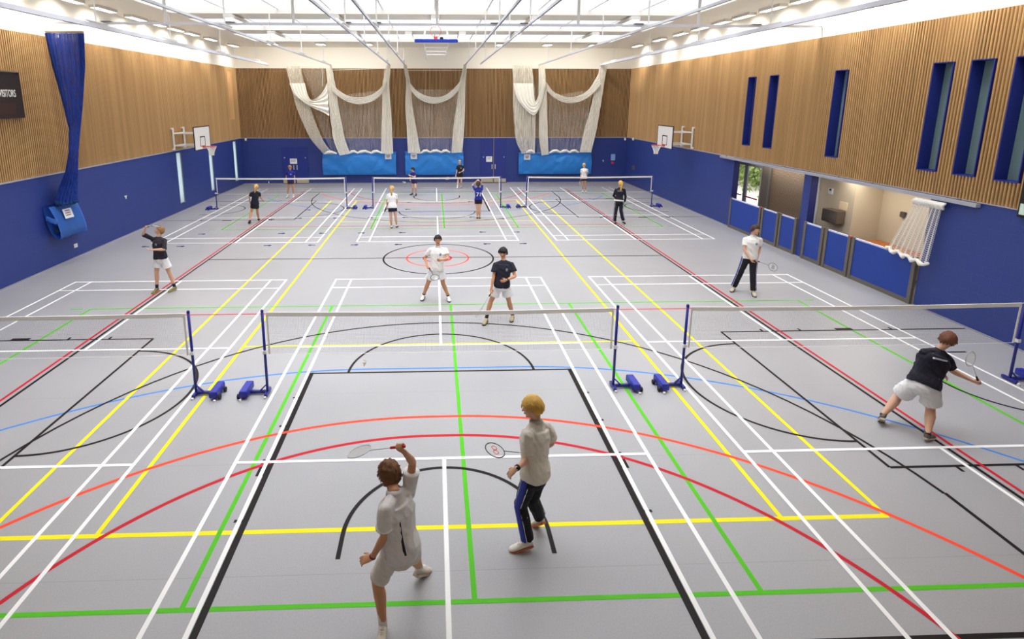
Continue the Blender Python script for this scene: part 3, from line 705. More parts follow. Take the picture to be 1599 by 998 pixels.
def roll(pts, r, yc=NY, n=14):
    P = [px2w(*p[:2], y=yc) for p in pts]; b = bmesh.new(); m = len(P); Q, R = [], []
    for i in range((m-1)*6+1):
        k = i/6; j = min(int(k), m-2); f = k-j
        P0, P1, P2, P3 = P[max(j-1, 0)], P[j], P[j+1], P[min(j+2, m-1)]
        Q.append(V((*[.5*((2*P1[a])+(-P0[a]+P2[a])*f+(2*P0[a]-5*P1[a]+4*P2[a]-P3[a])*f*f+(-P0[a]+3*P1[a]-3*P2[a]+P3[a])*f**3) for a in (0,)], yc-.12, [.5*((2*P1[a])+(-P0[a]+P2[a])*f+(2*P0[a]-5*P1[a]+4*P2[a]-P3[a])*f*f+(-P0[a]+3*P1[a]-3*P2[a]+P3[a])*f**3) for a in (1,)][0])))
        rr = r if not isinstance(r, (list, tuple)) else r[j]+(r[j+1]-r[j])*f
        R.append((rr*.6, rr*.82))
    chain(b, Q, R, lat=(0, 1, 0), n=n); return b
def tapes(b, u0, u1, v, yc=NY):
    x0, z0 = px2w(u0, v, yc); x1, _ = px2w(u1, v, yc); k = 0; x = x0
    rr = random.Random(int(u0)); 
    while x < x1-.1:
        w = min(rr.uniform(.5, .85), x1-x); chain(b, [(x, yc-.1, z0+rr.uniform(-.02, .03)), (x+w*.3, yc-.16, z0+.10), (x+w*.6, yc-.12, z0+.12), (x+w, yc-.1, z0+.01)], [.05, .09, .08, .05], n=8, lat=(0, 1, 0)); x += w
def cord(pts, r=.012, yc=NY):
    b = bmesh.new(); P = [px2w(*p, y=yc) for p in pts]
    for a, c in zip(P, P[1:]): tube(b, (a[0], yc, a[1]), (c[0], yc, c[1]), r, 6)
    return b
def net_bay(label, x, cols, rolls, panels, tape, cords):
    t = thing('cricket_net', label, 'net', (x, NY, 0), 'white nets gathered before the end wall')
    for i, (l, r, p, d) in enumerate(cols): child('gathered_side', drape(l, r, NY+.05, p+4, .05, seed=i*1.7), M_NETD if d else M_NETM, t, True)
    for pts, r in rolls: child('looped_swag', drape(pts, r, NY-.12, 5, .06, 30), M_NETS, t, True)
    for l, r in panels: child('thin_netting', drape(l, r, NY+.2, 10, .05), M_NETT, t, True)
    for q in tape: b = bmesh.new(); tapes(b, *q); child('bottom_tape', b, M_NETR, t, True)
    for c in cords: child('head_cord', cord(c), M_TAPE, t)
net_bay('large white cricket net at the left of the end wall, with two looped swags', -6, [
    ([(446, 103), (451, 123), (456, 142), (462, 165), (472, 190), (485, 217), (506, 241)], [(469, 103), (475, 130), (483, 160), (487, 175), (496, 200), (508, 225), (522, 241)], 6, 0),
    ([(508, 101), (510, 120), (512, 140), (514, 170), (517, 195), (521, 220), (530, 243)], [(518, 101), (521, 120), (525, 140), (529, 170), (534, 195), (539, 220), (547, 240)], 4, 1),
    ([(604, 101), (600, 118), (597, 135), (597, 165), (596, 195), (595, 240)], [(610, 101), (609, 118), (608, 135), (610, 165), (612, 195), (614, 240)], 4, 1)],
    [([(519, 143), (530, 152), (545, 160), (562, 163), (580, 159), (592, 151), (600, 141)], [(518, 130), (530, 142), (545, 150), (562, 152.5), (580, 148), (593, 139), (604, 124)]),
     ([(452, 130), (460, 148), (475, 161), (490, 169), (504, 175), (514, 181)], [(476, 130), (481, 149), (487, 156), (498, 150), (506, 140), (511, 128)])],
    [([(525, 150), (530, 190), (545, 238)], [(600, 140), (598, 190), (597, 238)]), ([(488, 165), (500, 200), (520, 240)], [(513, 165), (516, 200), (530, 240)]), ([(470, 104), (480, 130), (492, 155)], [(508, 104), (508, 130), (508, 145)])],
    [(546, 596, 239), (508, 528, 240)], [[(518, 109.5), (604, 107)], [(503, 104), (504, 135)], [(601, 106), (599, 130)]])
net_bay('white cricket net at the centre of the end wall, below the folded backboard', 0, [
    ([(630, 101), (632, 115), (634, 130), (633, 165), (635, 200), (637, 239)], [(635, 101), (638, 115), (641, 130), (644, 165), (650, 200), (657, 240)], 4, 1),
    ([(724, 100), (721, 115), (717, 130), (713, 165), (708, 200), (705, 239)], [(729, 100), (728, 115), (727, 130), (726, 165), (725, 200), (722, 238)], 4, 1)],
    [([(642, 142), (652, 153), (665, 160), (679, 162), (693, 159), (706, 152), (716, 141)], [(638, 126), (650, 141), (664, 149), (679, 152), (694, 149), (708, 139), (722, 122)])],
    [([(643, 140), (647, 190), (656, 238)], [(716, 140), (711, 190), (706, 238)])],
    [(658, 704, 238)], [[(636, 110), (724, 110)]])
net_bay('large white cricket net at the right of the end wall, with a wide panel', 7.5, [
    ([(800, 102), (801, 125), (801, 160), (803, 195), (806, 220), (815, 240)], [(830, 102), (833, 125), (836, 160), (836, 195), (836, 220), (835, 240)], 6, 0),
    ([(841, 100), (841, 120), (841, 145), (842, 180), (842, 215), (846, 243)], [(851, 100), (852, 120), (854, 145), (855, 180), (856, 215), (857, 241)], 4, 1),
    ([(936, 101), (934, 115), (930, 132), (922, 170), (912, 205), (905, 238)], [(949, 101), (946, 115), (943, 132), (937, 170), (931, 205), (923, 238)], 4, 1)],
    [([(854, 142), (864, 152), (877, 159), (890, 161.5), (905, 159), (921, 151), (938, 134)], [(853, 128), (863, 142), (876, 149), (890, 152), (905, 149), (920, 139), (934, 116)]),
     ([(802, 130), (807, 152), (820, 170), (834.5, 179.5), (845, 162), (853, 130)], [(832, 130), (834, 150), (836, 159), (841, 148), (846, 134), (849, 122)])],
    [([(856, 150), (857, 190), (857, 238)], [(925, 140), (917, 190), (906, 238)]), ([(834, 135), (836, 190), (838, 240)], [(842, 135), (843, 190), (845, 240)])],
    [(858, 904, 238), (822, 834, 238)], [[(852, 106.5), (935, 107.5)], [(800, 101.5), (842, 101)]])
# pale blue net bags
M_BAG = mat('sky_blue_pvc', (36, 132, 220), .45, nscale=3, namt=.05); M_BAGL = mat('sky_blue_pvc_left', (72, 134, 226), .45, nscale=4, namt=.06)
def bag(label, x0, x1, z0, z1, lx):
    t = thing('net_bag', label, 'bag', ((x0+x1)/2, YB-.25, z0), 'sky blue net bags on the end wall')
    nx, nz = 90, 28; b = bmesh.new(); rows = []
    for j in range(nz+1):
        row = []
        for i in range(nx+1):
            s, q = i/nx, j/nz; x = x0+(x1-x0)*s
            y = YB-.18-.16*math.sin(PI*min(1, q*1.1+.02))**.7
            f = noise.noise(V((x*1.1+q*1.8, q*.9, x0)))+.5*noise.noise(V((x*2.4-q*2.9, q*1.3, x0)))
            y += .10*abs(f); z = z0+(z1-z0)*q + (.03*noise.noise(V((x*1.5, 3, 0))) if j == nz else 0)
            row.append(b.verts.new((x, y, z)))
        rows.append(row)
    for A, B in zip(rows, rows[1:]):
        for i in range(nx): b.faces.new((A[i], A[i+1], B[i+1], B[i]))
    child('cover', b, M_BAG, t, True)
    b = bmesh.new(); box(b, x0+.02, x1-.02, YB-.2, YB-.02, z0+.02, z1-.04); child('core', b, M_BAG, t)
    b = bmesh.new(); chain(b, [(x0, YB-.2, z1), ((x0+x1)/2, YB-.22, z1), (x1, YB-.2, z1)], [.03, .035, .03], n=8, lat=(0, 1, 0)); child('top_hem', b, M_BAG, t, True)
    b = bmesh.new(); box(b, lx-.2, lx+.2, YB-.385, YB-.365, z1-.42, z1-.08); child('label_card', b, M_PAPER, t)
    b = bmesh.new()
    for k in range(3): box(b, lx-.14+.02*k, lx+.12-.03*k, YB-.392, YB-.384, z1-.2-k*.06, z1-.165-k*.06)
    child('printed_lines', b, mat('label_print', (140, 120, 130), .7), t)
bag('left sky blue net bag on the end wall, card at its right end', -7.13, -2.53, .58, 2.0, -3.0)
bag('sky blue net bag on the end wall, middle and shortest one', -1.95, 1.72, .56, 2.0, -1.4)
bag('right sky blue net bag on the end wall, card at its left end', 5.24, 9.9, .58, 1.93, 5.75)

# blue dividing net at the left wall
M_BNET = mat_net('blue_net', (14, 56, 156), .86, (22, 22, 3), .5)
t = thing('divider_net', 'blue dividing net gathered at the left wall', 'net', (-11.3, 8.9, 1.9))
def bundle(stations, pleats=9, n=72, nz=60, rag=.12):
    b = bmesh.new(); rows = []
    for i in range(nz+1):
        k = i/nz*(len(stations)-1); j = min(int(k), len(stations)-2); f = k-j; f = f*f*(3-2*f)
        A, B = stations[j], stations[j+1]; c = [A[q]+(B[q]-A[q])*f for q in range(5)]
        row = []
        for m in range(n):
            a = 2*PI*m/n; w = 1+rag*math.sin(pleats*a*2+i*.03)
            row.append(b.verts.new((c[0]+c[3]*w*math.cos(a), c[1]+c[4]*w*math.sin(a), c[2])))
        rows.append(row)
    for A, B in zip(rows, rows[1:]):
        for m in range(n): b.faces.new((A[m], A[(m+1) % n], B[(m+1) % n], B[m]))
    return b
child('netting', bundle([(-11.22, 8.85, 7.14, .52, .12), (-11.22, 8.85, 6.2, .44, .12), (-11.25, 8.85, 5.0, .26, .13), (-11.3, 8.86, 4.3, .15, .13), (-11.33, 8.7, 3.6, .12, .12), (-11.5, 8.76, 3.0, .15, .16), (-11.72, 8.85, 2.5, .2, .28), (-11.86, 8.87, 1.95, .2, .44)]), M_BNET, t, True)
b = bmesh.new(); box(b, -11.76, -10.66, 8.8, 8.9, 7.15, 7.2); child('top_rail', b, mat('brown_rail', (150, 130, 104), .5), t)
b = bmesh.new(); rr = random.Random(5)
ring = [V((-11.86+.2*math.cos(a*PI/12), 8.87+.44*math.sin(a*PI/12), 1.99)) for a in range(25)]; chain(b, ring, [.03]*25, n=6, dome=False, lat=(0, 0, 1))
for k in range(60):
    a = rr.uniform(0, 2*PI); q = V((-11.86+.2*math.cos(a), 8.87+.44*math.sin(a), 1.94)); chain(b, [q+V((0, 0, .12)), q+V((rr.uniform(-.04, .04), rr.uniform(-.04, .04), -.02)), q+V((rr.uniform(-.05, .05), rr.uniform(-.05, .05), .08))], [.016, .02, .014], n=6)
child('bottom_fringe', b, mat('dark_teal_fringe', (0, 66, 120), .8), t, True)
t = thing('net_bag', 'bright blue sling bag on the left wall below the gathered blue net', 'bag', (-11.75, 8.8, .9))
def sling():
    b = bmesh.new(); nu = 26
    # side section (distance from wall, height) of the folded sling, swept along the wall
    sec = [(.04, 2.06), (.04, 1.75), (.06, 1.45), (.12, 1.2), (.22, 1.04), (.32, .98), (.40, 1.04), (.41, 1.25), (.37, 1.52), (.31, 1.78), (.22, 2.04)]
    rows = []
    for i in range(nu+1):
        s = i/nu; y = 8.10+1.42*s; row = []
        for k, (d, z) in enumerate(sec):
            row.append(b.verts.new((XL+d*(1-.12*s)+.015*noise.noise(V((s*5, k, 1))), y+.12*(1-(z-1)/1.1), z-.08-.06*s+.03*math.sin(s*5+k)*(.5 if k > 6 else .2)))
            )
        rows.append(row)
    for A, B in zip(rows, rows[1:]):
        for k in range(len(sec)-1): b.faces.new((A[k], A[k+1], B[k+1], B[k]))
    r = bmesh.ops.solidify(b, geom=list(b.faces), thickness=.02)
    return b
child('sling', sling(), M_BAGL, t, True)
b = bmesh.new()
for q in (0.0, .0):
    pass
b = bmesh.new(); chain(b, [(XL+.05, 8.18, 1.58), (XL+.2, 8.18, 1.52), (XL+.36, 8.18, 1.46)], [(.02, .08), (.02, .08), (.02, .08)], n=8, lat=(0, 1, 0), dome=False); child('end_strap', b, M_BAGL, t, True)
b = bmesh.new(); ellipsoid(b, (XL+.24, 8.8, 1.18), (.12, .6, .17)); child('stowed_net', b, mat('dark_blue_net_bundle', (16, 44, 84), .9, nscale=40, namt=.5), t, True)
b = bmesh.new(); quad(b, (XL+.405, 8.54, 1.5), (XL+.388, 9.0, 1.48), (XL+.315, 9.0, 1.78), (XL+.33, 8.54, 1.80)); 
lc = child('label_card', b, M_PAPER, t)
b = bmesh.new()
for k in range(3):
    z = 1.72-.07*k; q = XL+.345+.016*k+.01; quad(b, (q+.004, 8.62, z), (q-.006, 8.88, z-.01), (q-.012, 8.88, z+.02), (q-.004, 8.62, z+.03))
child('printed_lines', b, mat('label_print', (140, 120, 130), .7), t)

# white net hanging on the right rail
t = thing('hanging_net', 'short white net bunched on the rail above the blue barrier of the right wall', 'net', (11.9, 4.1, 1.25))
M_WN = mat('white_net_cord', (240, 238, 234), .8)
def knotnet():
    b = bmesh.new(); top, bot = [], []
    nu, nz = 30, 26; G = []
    for i in range(nz+1):
        q = i/nz; row = []
        for k in range(nu+1):
            s = k/nu; yt = 4.34-.80*s; yb = 4.83-1.28*s; y = yt+(yb-yt)*q; z = 2.66-(1.36)*q - .08*s*q
            x = XR-.13-.10*q+.05*math.sin(2*PI*s*8)*(.4+q); row.append(V((x, y, z)))
        G.append(row)
    for i in range(nz):
        for k in range(nu):
            p, a, c = G[i][k], G[i+1][k], G[i][k+1]; d = G[i+1][k+1]
            for e in ((p, d), (c, a)):
                bar(b, e[0], e[1], .006, .006)
    return b
child('netting', knotnet(), M_WN, t)
b = bmesh.new()
for k in range(14):
    s = k/13; chain(b, [(XR-.12, 4.36-.84*s, 2.60), (XR-.17, 4.33-.82*s, 2.68), (XR-.12, 4.3-.82*s, 2.74)], [.03, .045, .025], n=8)
child('top_gather', b, M_WN, t, True)
b = bmesh.new(); rr = random.Random(2)
P = []
for k in range(15):
    s = k/14; P.append((XR-.26+rr.uniform(-.03, .03), 4.84-1.30*s, 1.30-.10*s+.045*math.sin(k*1.9)))
chain(b, P, [.04+.02*(k % 3 == 0) for k in range(15)], n=10, lat=(1, 0, 0)); child('bottom_tape', b, M_NETR, t, True)

# ------------------------------------------------------------------ basketball backboards
def hoop_wall(side, label, yc=17.87):
    s = side; xw = -s*0+(XL if s > 0 else XR); xb = xw+s*1.16; t = thing('basketball_hoop', label, 'basketball hoop', (xw, yc, 2.9), 'side basketball hoops')
    b = bmesh.new(); box(b, min(xb-s*.03, xb+s*.0), max(xb-s*.03, xb), yc-.9, yc+.9, 2.93, 3.97, .006); child('backboard', b, mat('white_board', (236, 234, 232), .4), t)
    b = bmesh.new(); x0, x1 = sorted((xb-s*.032, xb+s*.004))
    for (a, c, z0, z1) in ((-.92, .92, 3.95, 3.99), (-.92, .92, 2.91, 2.94), (-.92, -.88, 2.91, 3.99), (.88, .92, 2.91, 3.99)): box(b, x0, x1, yc+a, yc+c, z0, z1)
    child('board_edging', b, M_BLACK, t)
    b = bmesh.new(); x0, x1 = sorted((xb, xb+s*.004))
    for (a, c, z0, z1) in ((-.30, .30, 3.48, 3.53), (-.30, .30, 3.06, 3.09), (-.30, -.25, 3.06, 3.53), (.25, .30, 3.06, 3.53)): box(b, x0, x1, yc+a, yc+c, z0, z1)
    child('target_square', b, M_BLACK, t)
    ring = V((xb+s*.38, yc, 3.05)); b = bmesh.new(); N = 28
    pts = [ring+V((.225*math.cos(2*PI*k/N), .225*math.sin(2*PI*k/N), 0)) for k in range(N+1)]
    chain(b, pts, [.014]*len(pts), n=6, dome=False, lat=(0, 0, 1)); box(b, min(xb, xb+s*.16), max(xb, xb+s*.16), yc-.08, yc+.08, 3.0, 3.06)
    child('ring', b, mat('hoop_orange_red', (224, 60, 44), .4), t)
    b = bmesh.new(); nl = 6; nk = 12
    def q(i, k):
        r = (.225, .2, .165, .135, .11, .095, .10)[i]; a = 2*PI*(k+.5*(i % 2))/nk; return ring+V((r*math.cos(a), r*math.sin(a), -.07*i))
    for i in range(nl):
        for k in range(nk):
            bar(b, q(i, k), q(i+1, k), .012, .012); bar(b, q(i, k), q(i+1, k-1 if i % 2 == 0 else k+1), .012, .012)
    child('hoop_net', b, M_TAPE, t)
    b = bmesh.new(); xf = xw+s*.09
    for y in (-.6, .55):
        box(b, xf-.03, xf+.03, yc+y-.03, yc+y+.03, 2.93, 3.93)
        for z in (2.93, 3.87): box(b, min(xw, xf), max(xw, xf), yc+y-.07, yc+y+.07, z, z+.07)
    for z in (3.12, 3.68): box(b, xf-.025, xf+.025, yc-.6, yc+.55, z-.03, z+.03)
    child('wall_frame', b, M_WMETAL, t)
    for y in (-.5, .5):
        for z in (3.12, 3.68):
            b = bmesh.new(); bar(b, (xf, yc+y, z), (xb-s*.03, yc+y*.9, z), .05, .05); child('arm', b, M_WMETAL, t)
    return t
hoop_wall(1, 'white basketball backboard with red ring on the left wall'); hoop_wall(-1, 'white basketball backboard with red ring on the right wall')
# centre hoop folded up against the ceiling
t = thing('basketball_hoop', 'folded basketball hoop with blue padded edge hanging below the ceiling, centre', 'basketball hoop', (0, 15.8, 7.5))
yb, zb = 15.4, 7.62
b = bmesh.new(); box(b, -.91, .91, yb-.05, yb+.05, zb-.075, zb+.06, .02); child('edge_pad', b, mat('pad_blue', (14, 58, 190), .5), t)
b = bmesh.new(); box(b, -.9, .9, yb, yb+1.05, zb-.0, zb+.04); child('backboard', b, mat('white_board', (236, 234, 232), .4), t)
b = bmesh.new(); N = 28; rc = V((-.02, yb+.38, zb+.42))
pts = [rc+V((.225*math.cos(2*PI*k/N), 0, .225*math.sin(2*PI*k/N))) for k in range(N+1)]; chain(b, pts, [.012]*len(pts), n=6, dome=False, lat=(0, 1, 0)); box(b, -.1, .06, yb+.33, yb+.43, zb+.04, zb+.2)
child('ring', b, mat('hoop_orange_red', (224, 60, 44), .4), t)
b = bmesh.new(); box(b, .15, .3, yb+.1, yb+.25, zb+.05, zb+.16, .02); child('winch', b, M_BLACK, t)
for x in (-.55, .55):
    b = bmesh.new(); bar(b, (x, yb+.1, zb-.05), (x*.82, yb+3.0, 7.25), .05, .05); bar(b, (x*.88, yb+2.0, zb-.3), (x*.8, yb+2.9, 7.05), .04, .04); child('frame_leg', b, M_WMETAL, t)
    b = bmesh.new(); tube(b, (x, yb+.5, zb), (x*.93, 18.45, ZC+.0), .035); child('hanger_rod', b, M_WMETAL, t)
for y, z, k in ((1.2, zb-.17, .55*.93), (2.0, zb-.27, .55*.88), (2.7, zb-.35, .55*.84)):
    b = bmesh.new(); bar(b, (-k, yb+y, z), (k, yb+y, z), .05, .05); child('cross_bar', b, M_WMETAL, t)

# ------------------------------------------------------------------ badminton posts and nets
def post(label, x, y, s):
    """s = +1: foot reaches towards +x"""
    t = thing('badminton_post', label, 'net post', (x, y, 0), 'badminton net posts')
    b = bmesh.new(); tube(b, (x, y, .03), (x, y, 1.56), .024, 12); chain(b, [(x, y, 1.55), (x, y, 1.575)], [.027, .027], n=12); child('pole', b, M_NAVY, t, True)
    b = bmesh.new(); bar(b, (x, y, .05), (x+s*.30, y, .05), .05, .05); bar(b, (x, y-.14, .045), (x, y+.14, .045), .05, .05); bar(b, (x+s*.13, y, .07), (x, y, .2), .02, .03, up=(0, 1, 0)); child('foot', b, M_NAVY, t)
    b = bmesh.new(); xx = x+s*.37; box(b, xx-.07, xx+.07, y-.21, y+.21, .04, .16, .012); child('weight_box', b, mat('weight_blue', (34, 44, 158), .4), t)
    for dy in (-.15, .12):
        b = bmesh.new(); chain(b, [(xx+s*.08, y+dy, .045), (xx+s*.115, y+dy, .045)], [.045, .045], n=14, dome=False, lat=(0, 1, 0)); child('wheel', b, M_BLACK, t)
    for px, py in ((xx+s*.04, y-.25), (x-s*.0, y-.17)):
        b = bmesh.new(); chain(b, [(px, py, .0), (px, py, .035)], [.022, .022], n=10, dome=False); child('levelling_foot', b, M_WMETAL, t)
    b = bmesh.new(); box(b, x-.03, x+.03, y-.035, y+.035, .78, .84); child('cord_cleat', b, M_WMETAL, t)
    return t
M_MESH = mat('net_brown_cord', (84, 74, 68), .8)
def net(label, cx, y):
    t = thing('badminton_net', label, 'badminton net', (cx, y, .76), 'badminton nets')
    x0, x1 = cx-3.05, cx+3.05; Z = lambda x: 1.545-.025*(1-((x-cx)/3.05)**2)
    N = 24; b = bmesh.new()
    for i in range(N):
        a, c = x0+(x1-x0)*i/N, x0+(x1-x0)*(i+1)/N; vs = []
        for (xx) in (a, c): vs.append([b.verts.new((xx, y+dy, Z(xx)-dz)) for dy, dz in ((-.008, 0), (.008, 0), (.008, .072), (-.008, .072))])
        for k in range(4): b.faces.new((vs[0][k], vs[0][(k+1) % 4], vs[1][(k+1) % 4], vs[1][k]))
        if i == 0: b.faces.new(vs[0])
        if i == N-1: b.faces.new(vs[1][::-1])
    child('top_tape', b, M_TAPE, t)
    for x in (x0+.01, x1-.01):
        b = bmesh.new(); box(b, x-.016, x+.016, y-.006, y+.006, .77, 1.5); child('side_tape', b, M_TAPE, t)
    b = bmesh.new(); k = 0; w = .0012
    x = x0
    while x < x1:
        quad(b, (x-w/2, y, .78), (x+w/2, y, .78), (x+w/2, y, Z(x)-.07), (x-w/2, y, Z(x)-.07)); x += .026
    z = .78
    while z < 1.46:
        for i in range(N):
            a, c = x0+(x1-x0)*i/N, x0+(x1-x0)*(i+1)/N; za = z+(Z(a)-1.545)*((z-.78)/.7); zc = z+(Z(c)-1.545)*((z-.78)/.7)
            quad(b, (a, y, za-w/2), (c, y, zc-w/2), (c, y, zc+w/2), (a, y, za+w/2))
        z += .026
    child('mesh', b, M_MESH, t)
    b = bmesh.new(); pts = [(x0+(x1-x0)*i/30, y, .77-.02*math.sin(PI*i/30)) for i in range(31)]; chain(b, pts, [.004]*31, n=5, dome=False, lat=(0, 1, 0)); child('bottom_cord', b, M_TAPE, t)
    for s, x in ((-1, x0), (1, x1)):
        for z in (1.53, .78): b = bmesh.new(); tube(b, (x, y, z), (x+s*.07, y, z+.02), .006, 6); child('end_cord', b, M_TAPE, t)
    return t
for cy, row in ((0, 'near'), (17.92, 'far')):
    for cx, nm in ((-7.5, 'left'), (0, 'centre'), (7.5, 'right')):
        net('%s badminton net of the %s row of courts' % (nm, row), cx, cy)
        for s in (-1, 1):
            if cy == 0 and cx < 0 and s < 0: continue
            inner = 'left' if s < 0 else 'right'
            post('navy post at the %s end of the %s %s badminton net' % (inner, row, nm), cx+s*3.12, cy, s)

# ------------------------------------------------------------------ floor sockets
SOCK = [[(-10.6, 10.78), (-9.22, 10.77), (-6.12, 10.79), (-4.66, 10.8), (-2.98, 10.78), (-1.52, 10.78), (1.73, 10.76), (3.2, 10.76)],
        [(-9.23, 12.71), (-6.12, 12.73), (-4.64, 12.7), (-2.97, 12.69), (-1.48, 12.7), (1.73, 12.68), (3.22, 12.64)],
        [(-7.43, 15.5), (-6.13, 15.71), (-4.62, 15.72), (-2.95, 15.73), (-1.51, 15.74), (1.51, 15.73), (2.94, 15.3), (7.45, 15.52), (10.48, 15.41)],
        [(-6.16, 17.7), (-1.49, 17.7)], [(-3.0, 19.72), (-1.48, 19.67), (1.68, 19.75)]]
rown = ['in the row nearest the centre circle', 'in the second row beyond the centre circle', 'in the third row beyond the centre circle', 'close before the far nets', 'just beyond the far nets']
M_SOCK = mat('socket_navy', (28, 40, 104), .5)
proto = None
for ri, row in enumerate(SOCK):
    for i, (x, y) in enumerate(sorted(row)):
        lab = 'navy floor socket %s, %s from left' % (rown[ri], ORDN[i])
        s = -1 if round((x+1.5)/1.5) % 2 else 1
        t = thing('floor_socket', lab, 'floor socket', (x, y, 0), 'navy socket covers in the floor')
        b = bmesh.new(); chain(b, [(x, y, .0), (x, y, .012)], [.065, .065], n=16, dome=False); child('cover', b, M_SOCK, t)
        b = bmesh.new(); bar(b, (x, y, .008), (x+s*.2, y-.02, .008), .035, .01); child('tongue', b, M_SOCK, t)

# ------------------------------------------------------------------ shuttlecocks
def shuttle(label, p, d):
    p = V(p); d = V(d).normalized(); t = thing('shuttlecock', label, 'shuttlecock', p)
    b = bmesh.new(); chain(b, [p, p+d*.018], [.013, .013], n=12); child('cork', b, M_TAPE, t, True)
    b = bmesh.new(); a, c = frame(-d, (1, .2, .1)); n = 16
    for k in range(n):
        q = 2*PI*k/n; r = a*math.cos(q)+c*math.sin(q); tt = a*-math.sin(q)+c*math.cos(q)
        p0 = p+r*.011; p1 = p-d*.065+r*.034
        b.faces.new([b.verts.new(v) for v in (p0-tt*.002, p0+tt*.002, p1+tt*.008, p1-d*.004, p1-tt*.008)])
    child('feathers', b, M_TAPE, t)
shuttle('white shuttlecock in the air before the blue left wall', (-8.98, 7.0, 2.41), (.1, 0, -1))
shuttle('white shuttlecock in the air before the end wall, right of the right sky blue bag', (9.32, 22, 1.85), (.3, 0, -1))
shuttle('white shuttlecock falling behind the far left net', (-9.4, 22.5, .66), (0, 0, -1))
shuttle('white shuttlecock dropping just over the near centre net', (-1.25, -1.0, 1.02), (-.1, .2, -1))

